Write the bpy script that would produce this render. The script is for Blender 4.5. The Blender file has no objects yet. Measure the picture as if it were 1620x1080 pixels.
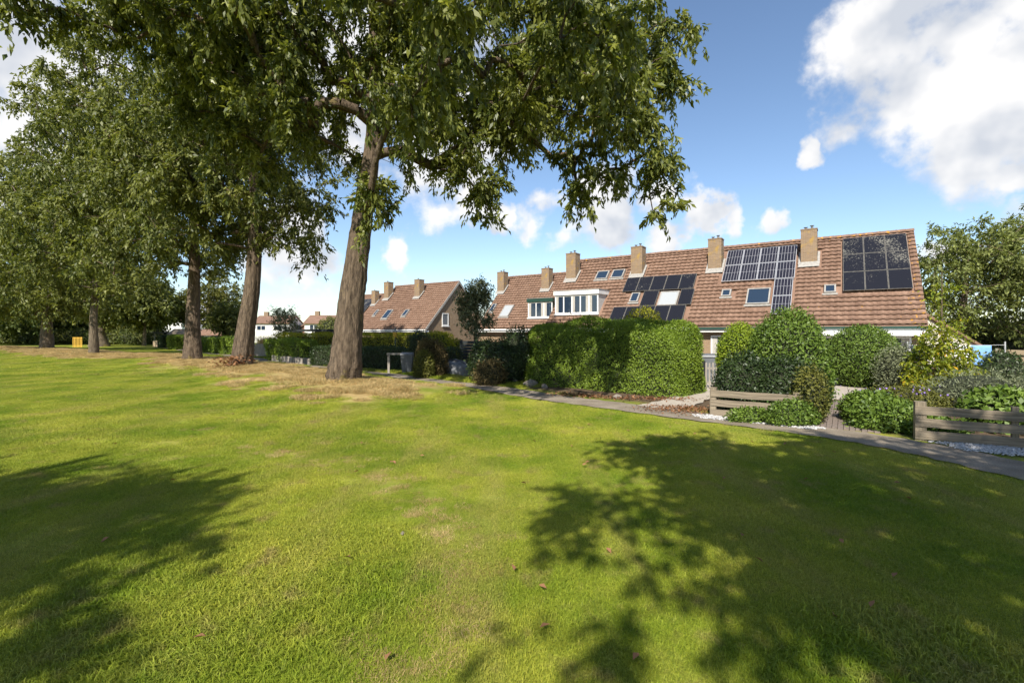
import bpy, math, random
import numpy as np
from mathutils import Vector
random.seed(7)
RNG = np.random.default_rng(11)
SC = bpy.context.scene
COL = SC.collection
R = math.radians
# ------------------------------------------------------------ camera
cam_d = bpy.data.cameras.new('camera'); cam = bpy.data.objects.new('camera', cam_d); COL.objects.link(cam)
cam.location = (0, 0, 2.1); cam.rotation_euler = (R(90), 0, 0)
cam_d.sensor_width = 36; cam_d.lens = 17.0; cam_d.shift_y = -15/1620
cam_d.clip_start = .05; cam_d.clip_end = 6000
SC.camera = cam
# ------------------------------------------------------------ light
SUN_EL = R(42); SAZ = (-.30, -.954)
SC.view_settings.view_transform = 'Standard'; SC.view_settings.look = 'None'
SC.view_settings.exposure = 0.65; SC.view_settings.gamma = 1
SC.cycles.use_denoising = True
SC.cycles.max_bounces = 4; SC.cycles.diffuse_bounces = 3; SC.cycles.glossy_bounces = 2; SC.cycles.adaptive_threshold = .02; SC.cycles.transparent_max_bounces = 6
sl = bpy.data.lights.new('sun', 'SUN'); so = bpy.data.objects.new('sun', sl); COL.objects.link(so)
sl.energy = 5.0; sl.angle = R(.53); sl.color = (1, .94, .84)
tosun = Vector((SAZ[0]*math.cos(SUN_EL), SAZ[1]*math.cos(SUN_EL), math.sin(SUN_EL)))
so.rotation_euler = tosun.to_track_quat('Z', 'Y').to_euler()
W = bpy.data.worlds.new('World'); SC.world = W; W.use_nodes = True
def build_world():
    nt = W.node_tree; N = nt.nodes; L = nt.links
    for n in list(N): N.remove(n)
    out = N.new('ShaderNodeOutputWorld')
    sky = N.new('ShaderNodeTexSky'); sky.sky_type = 'NISHITA'; sky.sun_disc = False
    sky.sun_elevation = SUN_EL; sky.sun_rotation = math.atan2(SAZ[0], SAZ[1])
    sky.air_density = 1.0; sky.dust_density = .25; sky.ozone_density = 2.6
    bg = N.new('ShaderNodeBackground'); bg.inputs['Strength'].default_value = .112
    L.new(sky.outputs[0], bg.inputs['Color'])
    tc = N.new('ShaderNodeTexCoord')
    nm = N.new('ShaderNodeVectorMath'); nm.operation = 'NORMALIZE'; L.new(tc.outputs['Generated'], nm.inputs[0])
    def math_(op, a, b=None, clamp=False):
        m = N.new('ShaderNodeMath'); m.operation = op; m.use_clamp = clamp
        for i, v in enumerate((a, b)):
            if v is None: continue
            if isinstance(v, (int, float)): m.inputs[i].default_value = v
            else: L.new(v, m.inputs[i])
        return m.outputs[0]
    def noise(vec, scale, detail, rough=.55):
        n = N.new('ShaderNodeTexNoise'); n.inputs['Scale'].default_value = scale
        n.inputs['Detail'].default_value = detail; n.inputs['Roughness'].default_value = rough
        L.new(vec, n.inputs['Vector']); return n.outputs['Fac']
    def density(vec):
        # clouds: (direction, angular size, weight)
        blobs = []
        def d(px, py):
            v = Vector(((px-810)/765, 1, (525-py)/765)); return v.normalized()
        for px, py, r in ((1550, 60, .16), (1440, 140, .11), (1540, 180, .12), (1480, 40, .13), (1700, 80, .18),
                          (850, 335, .065), (960, 350, .085), (1050, 355, .065), (1115, 350, .035), (780, 330, .05),
                          (40, 90, .16), (-120, 160, .2), (150, 60, .1), (615, 405, .045), (695, 395, .035), (700, 200, .2), (560, 140, .16), (470, 380, .1),
                          (1490, 385, .055), (1215, 348, .035), (1290, 222, .03), (1530, 400, .06), (1625, 270, .05), (330, 500, .08)):
            blobs.append((d(px, py), r))
        # the same kind of clouds all round the sky
        rr = random.Random(5)
        for k in range(16):
            a = rr.uniform(R(60), R(300)); e = rr.uniform(.06, .9)
            blobs.append((Vector((math.sin(a)*math.cos(e), math.cos(a)*math.cos(e), math.sin(e))), rr.uniform(.08, .24)))
        cur = None
        for c, r in blobs:
            dn = N.new('ShaderNodeVectorMath'); dn.operation = 'DISTANCE'
            L.new(vec, dn.inputs[0]); dn.inputs[1].default_value = c
            v = math_('MULTIPLY_ADD', dn.outputs['Value'], -1.0/r); v.node.inputs[2].default_value = 1.0
            cur = v if cur is None else math_('MAXIMUM', cur, v)
        return cur
    wn = N.new('ShaderNodeTexNoise'); wn.inputs['Scale'].default_value = 9; wn.inputs['Detail'].default_value = 5; L.new(nm.outputs[0], wn.inputs['Vector'])
    w1 = N.new('ShaderNodeVectorMath'); w1.operation = 'SUBTRACT'; L.new(wn.outputs['Color'], w1.inputs[0]); w1.inputs[1].default_value = (.5, .5, .5)
    w2 = N.new('ShaderNodeVectorMath'); w2.operation = 'SCALE'; L.new(w1.outputs[0], w2.inputs[0]); w2.inputs['Scale'].default_value = .22
    w3 = N.new('ShaderNodeVectorMath'); w3.operation = 'ADD'; L.new(nm.outputs[0], w3.inputs[0]); L.new(w2.outputs[0], w3.inputs[1])
    base = density(w3.outputs[0])
    base = math_('MAXIMUM', base, -1.6)
    n1 = noise(nm.outputs[0], 7.0, 8, .58)
    n2 = noise(nm.outputs[0], 20.0, 5, .6)
    t = math_('ADD', math_('MULTIPLY', base, .80), math_('MULTIPLY', math_('SUBTRACT', n1, .5), 2.1))
    t = math_('ADD', t, math_('MULTIPLY', math_('SUBTRACT', n2, .5), .35))
    mr = N.new('ShaderNodeMapRange'); mr.interpolation_type = 'SMOOTHSTEP'
    L.new(t, mr.inputs[0]); mr.inputs[1].default_value = -.02; mr.inputs[2].default_value = .42
    mr.inputs[3].default_value = 0; mr.inputs[4].default_value = .97
    off = N.new('ShaderNodeVectorMath'); off.operation = 'ADD'; L.new(nm.outputs[0], off.inputs[0]); off.inputs[1].default_value = (-.02, 0, .05)
    n3 = noise(off.outputs[0], 7.0, 4, .5)
    n1b = noise(nm.outputs[0], 7.0, 4, .5)
    sh = math_('SUBTRACT', n1b, n3)
    mc = N.new('ShaderNodeMapRange'); L.new(sh, mc.inputs[0]); mc.inputs[1].default_value = -.12; mc.inputs[2].default_value = .10
    mixc = N.new('ShaderNodeMix'); mixc.data_type = 'RGBA'; L.new(mc.outputs[0], mixc.inputs[0])
    mixc.inputs[6].default_value = (.43, .455, .50, 1); mixc.inputs[7].default_value = (.69, .68, .67, 1)
    bgc = N.new('ShaderNodeBackground'); bgc.inputs['Strength'].default_value = 1.0; L.new(mixc.outputs[2], bgc.inputs['Color'])
    ms = N.new('ShaderNodeMixShader'); L.new(mr.outputs[0], ms.inputs[0]); L.new(bg.outputs[0], ms.inputs[1]); L.new(bgc.outputs[0], ms.inputs[2])
    L.new(ms.outputs[0], out.inputs['Surface'])
build_world()
# ------------------------------------------------------------ helpers
def tag(o, label=None, cat=None, group=None, kind=None):
    if label: o['label'] = label
    if cat: o['category'] = cat
    if group: o['group'] = group
    if kind: o['kind'] = kind
    return o
def empty(name, loc=(0, 0, 0), rz=0, **k):
    o = bpy.data.objects.new(name, None); COL.objects.link(o); o.location = loc; o.rotation_euler = (0, 0, rz)
    o.empty_display_size = .2
    return tag(o, **k)
def link(name, me, mat=None, parent=None):
    o = bpy.data.objects.new(name, me); COL.objects.link(o)
    if mat is not None and not me.materials: me.materials.append(mat)
    if parent is not None: o.parent = parent
    return o
def np_mesh(name, V, F, tint=None, smooth=False):
    me = bpy.data.meshes.new(name); V = np.asarray(V, np.float32); F = np.asarray(F, np.int32); k = F.shape[1]
    me.vertices.add(len(V)); me.vertices.foreach_set('co', V.ravel())
    me.loops.add(F.size); me.loops.foreach_set('vertex_index', F.ravel())
    me.polygons.add(len(F)); me.polygons.foreach_set('loop_start', np.arange(0, F.size, k, dtype=np.int32))
    if smooth: me.polygons.foreach_set('use_smooth', np.ones(len(F), bool))
    me.update(calc_edges=True)
    if tint is not None:
        a = me.attributes.new('tint', 'FLOAT', 'POINT'); a.data.foreach_set('value', np.asarray(tint, np.float32))
    return me
class MB:
    def __init__(s): s.v = []; s.f = []
    def add(s, vs, fs):
        b = len(s.v); s.v += [tuple(p) for p in vs]; s.f += [tuple(i+b for i in f) for f in fs]; return s
    def box(s, x0, x1, y0, y1, z0, z1):
        return s.add([(x0,y0,z0),(x1,y0,z0),(x1,y1,z0),(x0,y1,z0),(x0,y0,z1),(x1,y0,z1),(x1,y1,z1),(x0,y1,z1)],
                     [(0,3,2,1),(4,5,6,7),(0,1,5,4),(1,2,6,5),(2,3,7,6),(3,0,4,7)])
    def prism(s, poly, x0, x1):          # poly in (y, z), extruded along x
        n = len(poly)
        return s.add([(x0, y, z) for y, z in poly]+[(x1, y, z) for y, z in poly],
                     [tuple(range(n)), tuple(range(2*n-1, n-1, -1))]+[(i, i+n, (i+1) % n+n, (i+1) % n) for i in range(n)])
    def tube(s, pts, rad, n=8, cap=True):
        b = len(s.v); m = len(pts); pts = [Vector(p) for p in pts]
        for i, p in enumerate(pts):
            t = (pts[min(i+1, m-1)]-pts[max(i-1, 0)]).normalized()
            a = t.orthogonal().normalized() if abs(t.z) < .95 else Vector((1, 0, 0)); a = (a-t*a.dot(t)).normalized(); c = t.cross(a)
            r = rad[i] if isinstance(rad, (list, tuple)) else rad
            for k in range(n):
                an = 2*math.pi*k/n; s.v.append(tuple(p+a*math.cos(an)*r+c*math.sin(an)*r))
        for i in range(m-1):
            for k in range(n):
                s.f.append((b+i*n+k, b+i*n+(k+1) % n, b+(i+1)*n+(k+1) % n, b+(i+1)*n+k))
        if cap: s.f.append(tuple(b+k for k in range(n-1, -1, -1))); s.f.append(tuple(b+(m-1)*n+k for k in range(n)))
        return s
    def mesh(s, name, smooth=False):
        me = bpy.data.meshes.new(name); me.from_pydata(s.v, [], s.f)
        if smooth:
            for p in me.polygons: p.use_smooth = True
        me.update(); return me
    def build(s, name, mat, parent=None, smooth=False, **k):
        return tag(link(name, s.mesh(name, smooth), mat, parent), **k)
def box(name, b, mat, parent=None, **k): return MB().box(*b).build(name, mat, parent, **k)
# ------------------------------------------------------------ materials
def newmat(name):
    m = bpy.data.materials.new(name); m.use_nodes = True
    return m, m.node_tree.nodes, m.node_tree.links, m.node_tree.nodes['Principled BSDF']
def plain(name, col, rough=.6, var=.12, scale=6, bump=0., metal=0., spec=.5):
    m, N, L, P = newmat(name); P.inputs['Roughness'].default_value = rough; P.inputs['Metallic'].default_value = metal
    P.inputs['Specular IOR Level'].default_value = spec
    tc = N.new('ShaderNodeTexCoord'); no = N.new('ShaderNodeTexNoise'); no.inputs['Scale'].default_value = scale; no.inputs['Detail'].default_value = 6
    L.new(tc.outputs['Object'], no.inputs['Vector'])
    r = N.new('ShaderNodeValToRGB'); L.new(no.outputs['Fac'], r.inputs[0])
    r.color_ramp.elements[0].position = .3; r.color_ramp.elements[1].position = .7
    r.color_ramp.elements[0].color = tuple(c*(1-var) for c in col)+(1,); r.color_ramp.elements[1].color = tuple(min(1, c*(1+var)) for c in col)+(1,)
    L.new(r.outputs[0], P.inputs['Base Color'])
    if bump:
        b = N.new('ShaderNodeBump'); b.inputs['Strength'].default_value = bump; b.inputs['Distance'].default_value = .01
        L.new(no.outputs['Fac'], b.inputs['Height']); L.new(b.outputs[0], P.inputs['Normal'])
    return m
def leafmat(name, dark, light, trans=.3, rough=.45, spec=.4, dry=None):
    m, N, L, P = newmat(name); P.inputs['Roughness'].default_value = rough; P.inputs['Specular IOR Level'].default_value = spec
    at = N.new('ShaderNodeAttribute'); at.attribute_name = 'tint'
    r = N.new('ShaderNodeValToRGB'); L.new(at.outputs['Fac'], r.inputs[0])
    r.color_ramp.elements[0].color = tuple(dark)+(1,); r.color_ramp.elements[1].color = tuple(light)+(1,)
    if dry:
        r.color_ramp.elements[1].position = .88; e = r.color_ramp.elements.new(.98); e.color = tuple(dry)+(1,)
    L.new(r.outputs[0], P.inputs['Base Color'])
    t = N.new('ShaderNodeBsdfTranslucent')
    mx = N.new('ShaderNodeMix'); mx.data_type = 'RGBA'; mx.blend_type = 'MULTIPLY'; mx.inputs[0].default_value = 1
    L.new(r.outputs[0], mx.inputs[6]); mx.inputs[7].default_value = (1.5, 1.5, .7, 1); L.new(mx.outputs[2], t.inputs['Color'])
    ms = N.new('ShaderNodeMixShader'); ms.inputs[0].default_value = trans
    L.new(P.outputs[0], ms.inputs[1]); L.new(t.outputs[0], ms.inputs[2]); L.new(ms.outputs[0], N['Material Output'].inputs['Surface'])
    return m
def wood(name, col, axis=0, scale=3.):
    m, N, L, P = newmat(name); P.inputs['Roughness'].default_value = .85; P.inputs['Specular IOR Level'].default_value = .2
    tc = N.new('ShaderNodeTexCoord'); mp = N.new('ShaderNodeMapping'); s = [22., 22., 22.]; s[axis] = 1.2; mp.inputs['Scale'].default_value = s
    L.new(tc.outputs['Object'], mp.inputs[0]); no = N.new('ShaderNodeTexNoise'); no.inputs['Scale'].default_value = scale*.5; no.inputs['Detail'].default_value = 8
    L.new(mp.outputs[0], no.inputs['Vector']); r = N.new('ShaderNodeValToRGB'); L.new(no.outputs['Fac'], r.inputs[0])
    r.color_ramp.elements[0].position = .3; r.color_ramp.elements[1].position = .68
    r.color_ramp.elements[0].color = tuple(c*.55 for c in col)+(1,); r.color_ramp.elements[1].color = tuple(c*1.2 for c in col)+(1,)
    L.new(r.outputs[0], P.inputs['Base Color'])
    b = N.new('ShaderNodeBump'); b.inputs['Strength'].default_value = .5; b.inputs['Distance'].default_value = .008; L.new(no.outputs['Fac'], b.inputs['Height']); L.new(b.outputs[0], P.inputs['Normal'])
    return m
def bark(name, c0, c1):
    m, N, L, P = newmat(name); P.inputs['Roughness'].default_value = .9; P.inputs['Specular IOR Level'].default_value = .15
    tc = N.new('ShaderNodeTexCoord'); mp = N.new('ShaderNodeMapping'); mp.inputs['Scale'].default_value = (9, 9, 1.6); L.new(tc.outputs['Object'], mp.inputs[0])
    no = N.new('ShaderNodeTexNoise'); no.inputs['Scale'].default_value = 1.6; no.inputs['Detail'].default_value = 9; no.inputs['Roughness'].default_value = .65; L.new(mp.outputs[0], no.inputs['Vector'])
    r = N.new('ShaderNodeValToRGB'); L.new(no.outputs['Fac'], r.inputs[0]); r.color_ramp.elements[0].position = .33; r.color_ramp.elements[1].position = .66
    r.color_ramp.elements[0].color = tuple(c0)+(1,); r.color_ramp.elements[1].color = tuple(c1)+(1,)
    n2 = N.new('ShaderNodeTexNoise'); n2.inputs['Scale'].default_value = 1.1; n2.inputs['Detail'].default_value = 5; L.new(tc.outputs['Object'], n2.inputs['Vector'])
    r2 = N.new('ShaderNodeValToRGB'); L.new(n2.outputs['Fac'], r2.inputs[0]); r2.color_ramp.elements[0].position = .62; r2.color_ramp.elements[1].position = .72
    mx = N.new('ShaderNodeMix'); mx.data_type = 'RGBA'; L.new(r2.outputs[0], mx.inputs[0]); L.new(r.outputs[0], mx.inputs[6]); mx.inputs[7].default_value = (.24, .19, .055, 1)
    L.new(mx.outputs[2], P.inputs['Base Color'])
    b = N.new('ShaderNodeBump'); b.inputs['Strength'].default_value = 1; b.inputs['Distance'].default_value = .09; L.new(no.outputs['Fac'], b.inputs['Height']); L.new(b.outputs[0], P.inputs['Normal'])
    return m
def tilemat(name, verge=False):
    m, N, L, P = newmat(name); P.inputs['Roughness'].default_value = .8; P.inputs['Specular IOR Level'].default_value = .25
    g = N.new('ShaderNodeNewGeometry'); oi = N.new('ShaderNodeObjectInfo')
    def no(scale, det=5):
        n = N.new('ShaderNodeTexNoise'); n.inputs['Scale'].default_value = scale; n.inputs['Detail'].default_value = det; L.new(g.outputs['Position'], n.inputs['Vector']); return n.outputs['Fac']
    def ramp(f, a, b, ca, cb):
        r = N.new('ShaderNodeValToRGB'); L.new(f, r.inputs[0]); r.color_ramp.elements[0].position = a; r.color_ramp.elements[1].position = b
        r.color_ramp.elements[0].color = ca+(1,); r.color_ramp.elements[1].color = cb+(1,); return r.outputs[0]
    base = ramp(no(2.2), .3, .7, (.200, .120, .082), (.290, .183, .130))
    fine = ramp(no(30, 3), .35, .75, (.72, .72, .72), (1.12, 1.1, 1.1))
    mx = N.new('ShaderNodeMix'); mx.data_type = 'RGBA'; mx.blend_type = 'MULTIPLY'; mx.inputs[0].default_value = 1; L.new(base, mx.inputs[6]); L.new(fine, mx.inputs[7])
    at = N.new('ShaderNodeAttribute'); at.attribute_name = 'tint'
    sm = N.new('ShaderNodeMath'); sm.operation = 'ADD'; L.new(at.outputs['Fac'], sm.inputs[0]); L.new(oi.outputs['Random'], sm.inputs[1])
    tv = ramp(sm.outputs[0], 0, 1, (.88, .87, .87), (1.08, 1.08, 1.08))
    m2 = N.new('ShaderNodeMix'); m2.data_type = 'RGBA'; m2.blend_type = 'MULTIPLY'; m2.inputs[0].default_value = 1; L.new(mx.outputs[2], m2.inputs[6]); L.new(tv, m2.inputs[7])
    lic = ramp(no(5.5, 3), .60 if verge else .735, .66 if verge else .78, (0, 0, 0), (1, 1, 1))
    m3 = N.new('ShaderNodeMix'); m3.data_type = 'RGBA'; L.new(lic, m3.inputs[0]); L.new(m2.outputs[2], m3.inputs[6]); m3.inputs[7].default_value = (.50, .25, .03, 1)
    pal = ramp(no(9, 2), .74, .78, (0, 0, 0), (1, 1, 1))
    m4 = N.new('ShaderNodeMix'); m4.data_type = 'RGBA'; L.new(pal, m4.inputs[0]); L.new(m3.outputs[2], m4.inputs[6]); m4.inputs[7].default_value = (.42, .36, .30, 1)
    L.new(m4.outputs[2], P.inputs['Base Color']); return m
def brickmat(name, c1, c2, mortar, lichen=False):
    m, N, L, P = newmat(name); P.inputs['Roughness'].default_value = .88; P.inputs['Specular IOR Level'].default_value = .2
    tc = N.new('ShaderNodeTexCoord'); sx = N.new('ShaderNodeSeparateXYZ'); L.new(tc.outputs['Object'], sx.inputs[0])
    ad = N.new('ShaderNodeMath'); ad.operation = 'ADD'; L.new(sx.outputs[0], ad.inputs[0]); L.new(sx.outputs[1], ad.inputs[1])
    cx = N.new('ShaderNodeCombineXYZ'); L.new(ad.outputs[0], cx.inputs[0]); L.new(sx.outputs[2], cx.inputs[1])
    bt = N.new('ShaderNodeTexBrick'); L.new(cx.outputs[0], bt.inputs['Vector']); bt.inputs['Scale'].default_value = 1
    bt.inputs['Brick Width'].default_value = .22; bt.inputs['Row Height'].default_value = .065; bt.inputs['Mortar Size'].default_value = .007
    bt.inputs['Color1'].default_value = tuple(c1)+(1,); bt.inputs['Color2'].default_value = tuple(c2)+(1,); bt.inputs['Mortar'].default_value = tuple(mortar)+(1,)
    src = bt.outputs['Color']
    if lichen:
        n = N.new('ShaderNodeTexNoise'); n.inputs['Scale'].default_value = 3.5; n.inputs['Detail'].default_value = 7; L.new(tc.outputs['Object'], n.inputs['Vector'])
        r = N.new('ShaderNodeValToRGB'); L.new(n.outputs['Fac'], r.inputs[0]); r.color_ramp.elements[0].position = .56; r.color_ramp.elements[1].position = .78
        mx = N.new('ShaderNodeMix'); mx.data_type = 'RGBA'; L.new(r.outputs[0], mx.inputs[0]); L.new(src, mx.inputs[6]); mx.inputs[7].default_value = (.40, .25, .05, 1); src = mx.outputs[2]
    L.new(src, P.inputs['Base Color'])
    b = N.new('ShaderNodeBump'); b.inputs['Strength'].default_value = .4; b.inputs['Distance'].default_value = .006; L.new(bt.outputs['Fac'], b.inputs['Height']); b.invert = True; L.new(b.outputs[0], P.inputs['Normal'])
    return m
def panelmat(name, cells):
    m, N, L, P = newmat(name); P.inputs['Roughness'].default_value = .22; P.inputs['Specular IOR Level'].default_value = .35
    tc = N.new('ShaderNodeTexCoord')
    if cells:
        bt = N.new('ShaderNodeTexBrick'); bt.offset = 0; bt.inputs['Scale'].default_value = 1; L.new(tc.outputs['Object'], bt.inputs['Vector'])
        bt.inputs['Brick Width'].default_value = .158; bt.inputs['Row Height'].default_value = .76; bt.inputs['Mortar Size'].default_value = .009
        bt.inputs['Color1'].default_value = (.018, .018, .026, 1); bt.inputs['Color2'].default_value = (.022, .02, .03, 1); bt.inputs['Mortar'].default_value = (.30, .30, .32, 1)
        L.new(bt.outputs['Color'], P.inputs['Base Color'])
    else:
        g = N.new('ShaderNodeNewGeometry'); n = N.new('ShaderNodeTexNoise'); n.inputs['Scale'].default_value = 14; n.inputs['Detail'].default_value = 5; n.inputs['Roughness'].default_value = .7; L.new(g.outputs['Position'], n.inputs['Vector'])
        n2 = N.new('ShaderNodeTexNoise'); n2.inputs['Scale'].default_value = .9; n2.inputs['Detail'].default_value = 2; L.new(g.outputs['Position'], n2.inputs['Vector'])
        a = N.new('ShaderNodeMath'); a.operation = 'MULTIPLY_ADD'; L.new(n2.outputs['Fac'], a.inputs[0]); a.inputs[1].default_value = .55; L.new(n.outputs['Fac'], a.inputs[2])
        sz = N.new('ShaderNodeSeparateXYZ'); L.new(g.outputs['Position'], sz.inputs[0]); a2 = N.new('ShaderNodeMath'); a2.operation = 'MULTIPLY_ADD'; L.new(sz.outputs[2], a2.inputs[0]); a2.inputs[1].default_value = .055; L.new(a.outputs[0], a2.inputs[2])
        r = N.new('ShaderNodeValToRGB'); L.new(a2.outputs[0], r.inputs[0]); r.color_ramp.elements[0].position = .0; r.color_ramp.elements[1].position = 1.0
        a3 = N.new('ShaderNodeMapRange'); L.new(a2.outputs[0], a3.inputs[0]); a3.inputs[1].default_value = 1.21; a3.inputs[2].default_value = 1.32; L.new(a3.outputs[0], r.inputs[0])
        r.color_ramp.elements[0].color = (.014, .014, .018, 1); r.color_ramp.elements[1].color = (.21, .20, .165, 1); L.new(r.outputs[0], P.inputs['Base Color'])
    return m
def glassmat(name, col=(.02, .035, .06)):
    m, N, L, P = newmat(name); P.inputs['Base Color'].default_value = tuple(col)+(1,); P.inputs['Roughness'].default_value = .04; P.inputs['Specular IOR Level'].default_value = .7
    return m
M = dict(
 white=plain('white_paint', (.74, .74, .72), .5, .05, 3), cream=plain('cream_wall', (.60, .55, .45), .8, .08, 2), grey=plain('grey_plastic', (.13, .14, .15), .5, .1, 5),
 pale=plain('pale_grey_panel', (.48, .47, .45), .6, .06, 3), lead=plain('lead_flashing', (.30, .285, .26), .7, .2, 8), darkgreen=plain('dark_green_paint', (.018, .055, .042), .45, .1, 5),
 black=plain('black_metal', (.02, .02, .022), .45, .1, 5), curtain=plain('curtain_cloth', (.42, .40, .36), .9, .05, 4), blind=plain('blind_slats', (.50, .49, .46), .8, .05, 4),
 glass=glassmat('window_glass'), glassl=glassmat('pale_blind_glass', (.36, .38, .39)), tile=tilemat('roof_tile'), tilev=tilemat('lichen_roof_tile', True),
 brick=brickmat('brown_brick', (.30, .20, .115), (.24, .155, .09), (.30, .26, .20)), chim=brickmat('chimney_brick', (.275, .185, .115), (.21, .14, .085), (.29, .25, .19), True),
 redbrick=brickmat('red_brick', (.22, .10, .075), (.17, .085, .065), (.22, .18, .15)),
 pan_b=panelmat('black_panel', False), pan_c=panelmat('cell_panel', True), alu=plain('aluminium', (.62, .62, .62), .4, .05, 5, metal=.6), pframe=plain('dark_panel_frame', (.15, .14, .12), .6, .4, 9),
 wood=wood('weathered_wood', (.24, .195, .14)), woodz=wood('weathered_post', (.25, .205, .145), 2), wood2=wood('grey_wood', (.30, .27, .23), 2), wood3=wood('tan_wood', (.42, .33, .21)), darkwood=plain('dark_fence', (.022, .027, .026), .7, .3, 8),
 yellow=plain('yellow_paint', (.62, .36, .04), .6, .12, 6), bark=bark('bark', (.045, .033, .024), (.195, .145, .100)), bark2=bark('bark_far', (.07, .055, .04), (.22, .175, .12)),
 slab=plain('concrete_slab', (.40, .35, .29), .9, .14, 5, .3), paver=plain('paver_brick', (.19, .15, .125), .9, .3, 9, .3), pebble=plain('white_pebble', (.42, .41, .40), .75, .45, 22),
 blue=plain('blue_towel_cloth', (.20, .40, .78), .95, .08, 10), navy=plain('navy_cloth', (.02, .03, .07), .95, .2, 10), tarp=plain('grey_white_hull', (.17, .18, .19), .55, .5, 5), stone=plain('edging_stone', (.20, .17, .14), .9, .3, 8, .3), darkhull=plain('dark_rim', (.06, .06, .065), .5, .2, 4),
 litter=leafmat('leaf_litter', (.14, .06, .03), (.34, .18, .09), .1, .8, .2),
 l_big=leafmat('big_tree_leaf', (.050, .076, .012), (.300, .315, .070), .35, .42, .5), l_mid=leafmat('row_tree_leaf', (.048, .070, .014), (.250, .262, .066), .35, .5, .4),
 l_far=leafmat('far_tree_leaf', (.035, .060, .015), (.15, .17, .045), .25, .6, .2), l_olive=leafmat('olive_tree_leaf', (.06, .075, .015), (.20, .19, .04), .25, .6, .25),
 l_ash=leafmat('ash_tree_leaf', (.075, .10, .022), (.27, .30, .09), .3, .5, .3), l_hedge=leafmat('hedge_leaf', (.075, .13, .012), (.27, .36, .04), .25, .5, .35),
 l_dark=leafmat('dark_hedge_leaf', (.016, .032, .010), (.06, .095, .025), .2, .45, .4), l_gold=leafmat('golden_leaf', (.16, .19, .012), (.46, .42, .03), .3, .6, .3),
 l_lime=leafmat('lime_leaf', (.11, .18, .012), (.34, .41, .035), .3, .6, .3),
 l_laurel=leafmat('laurel_leaf', (.045, .088, .012), (.19, .275, .040), .2, .5, .35), l_yellow=leafmat('yellowing_leaf', (.09, .15, .015), (.36, .36, .03), .35, .5, .3, dry=(.60, .33, .02)),
 l_brown=leafmat('dry_shrub_leaf', (.05, .04, .018), (.20, .15, .06), .2, .7, .2), l_grey=leafmat('grey_green_leaf', (.09, .11, .06), (.28, .30, .17), .25, .6, .3),
 reed=leafmat('pampas_blade', (.30, .23, .09), (.62, .48, .20), .3, .8, .2), core_fill=plain('dark_core_fill', (.020, .024, .010), .95, .4, 6), flower=plain('purple_petals', (.30, .20, .55), .8, .2, 9),
)
# ------------------------------------------------------------ terrain
T1 = (-6.05, 17.4); T2 = (-14.2, 26.0); T3 = (-20.2, 30.6); T4 = (-34.0, 39.3); T5 = (-50.0, 52.0)
MOUND = [(-4.7, 16.2), T1, T2, T3, (-22.5, 33)]
MOUND2 = [(-29, 38.5), T4, T5, (-62, 58)]
def seg_dist(X, Y, pl):
    d = np.full(np.shape(X), 1e9)
    for (ax, ay), (bx, by) in zip(pl[:-1], pl[1:]):
        vx, vy = bx-ax, by-ay; t = np.clip(((X-ax)*vx+(Y-ay)*vy)/(vx*vx+vy*vy), 0, 1)
        d = np.minimum(d, np.hypot(X-ax-t*vx, Y-ay-t*vy))
    return d
def wob(X, Y, s=1.): return np.sin(X*1.3*s+.7*Y*s)+np.sin(Y*1.7*s-.5*X*s+1.3)+np.sin(X*.6*s-Y*.9*s+4)
def hgt(X, Y):
    X = np.asarray(X, float); Y = np.asarray(Y, float)
    return .36*np.exp(-(seg_dist(X, Y, MOUND)/2.7)**2)+.32*np.exp(-(seg_dist(X, Y, MOUND2)/3.4)**2)+.012*wob(X, Y, .6)*np.clip((np.hypot(X, Y)-1)/6, 0, 1)
def H1(x, y): return float(hgt(x, y))
PATHC = [(9.6, 3.0), (8.6, 5.2), (7.75, 7.0), (7.35, 8.3), (6.75, 9.6), (5.6, 11.05), (4.35, 12.25), (2.55, 13.95), (1.3, 15.25), (-.75, 17.6), (-4.6, 21.7), (-11.0, 28.0), (-16.0, 33.0), (-25.5, 43.2), (-33.5, 51.5), (-48, 66)]
def side(X, Y):                       # >0 on the garden side of the path
    best = np.full(np.shape(X), 1e9); s = np.zeros(np.shape(X))
    for (ax, ay), (bx, by) in zip(PATHC[:-1], PATHC[1:]):
        vx, vy = bx-ax, by-ay; t = np.clip(((X-ax)*vx+(Y-ay)*vy)/(vx*vx+vy*vy), 0, 1)
        dx, dy = X-ax-t*vx, Y-ay-t*vy; d = np.hypot(dx, dy); cr = vx*dy-vy*dx
        m = d < best; best = np.where(m, d, best); s = np.where(m, -np.sign(cr), s)
    return best*s
def dry_mask(X, Y):
    n = wob(X, Y, 1.1)*.22+wob(X, Y, 2.9)*.12
    a = 1-np.clip((seg_dist(X, Y, MOUND)-1.5+1.4*n)/1.7, 0, 1); b = 1-np.clip((seg_dist(X, Y, MOUND2)-2.2+n)/1.8, 0, 1)
    return np.maximum(a, b)
TRACK = [(-.85, 1.6), (-.7, 2.9), (-.5, 4.0), (-.62, 5.0), (-1.3, 6.3), (-2.6, 7.6), (-5, 8.9), (-8.5, 9.8), (-14, 10.6)]
def track_mask(X, Y): return np.exp(-(seg_dist(X, Y, TRACK)/(.26+.03*Y))**2)
def axis_(lo, hi, f0, f1, step):
    a = list(np.arange(f0, f1+.01, step)); x = f0; d = step
    while x > lo: d *= 1.35; x -= d; a.insert(0, max(x, lo))
    x = f1; d = step
    while x < hi: d *= 1.35; x += d; a.append(min(x, hi))
    return np.array(a)
gx = axis_(-2000, 2000, -40, 22, .4); gy = axis_(-300, 3000, -6, 58, .4)
GX, GY = np.meshgrid(gx, gy); GZ = hgt(GX, GY); nx = len(gx); ny = len(gy)
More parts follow.
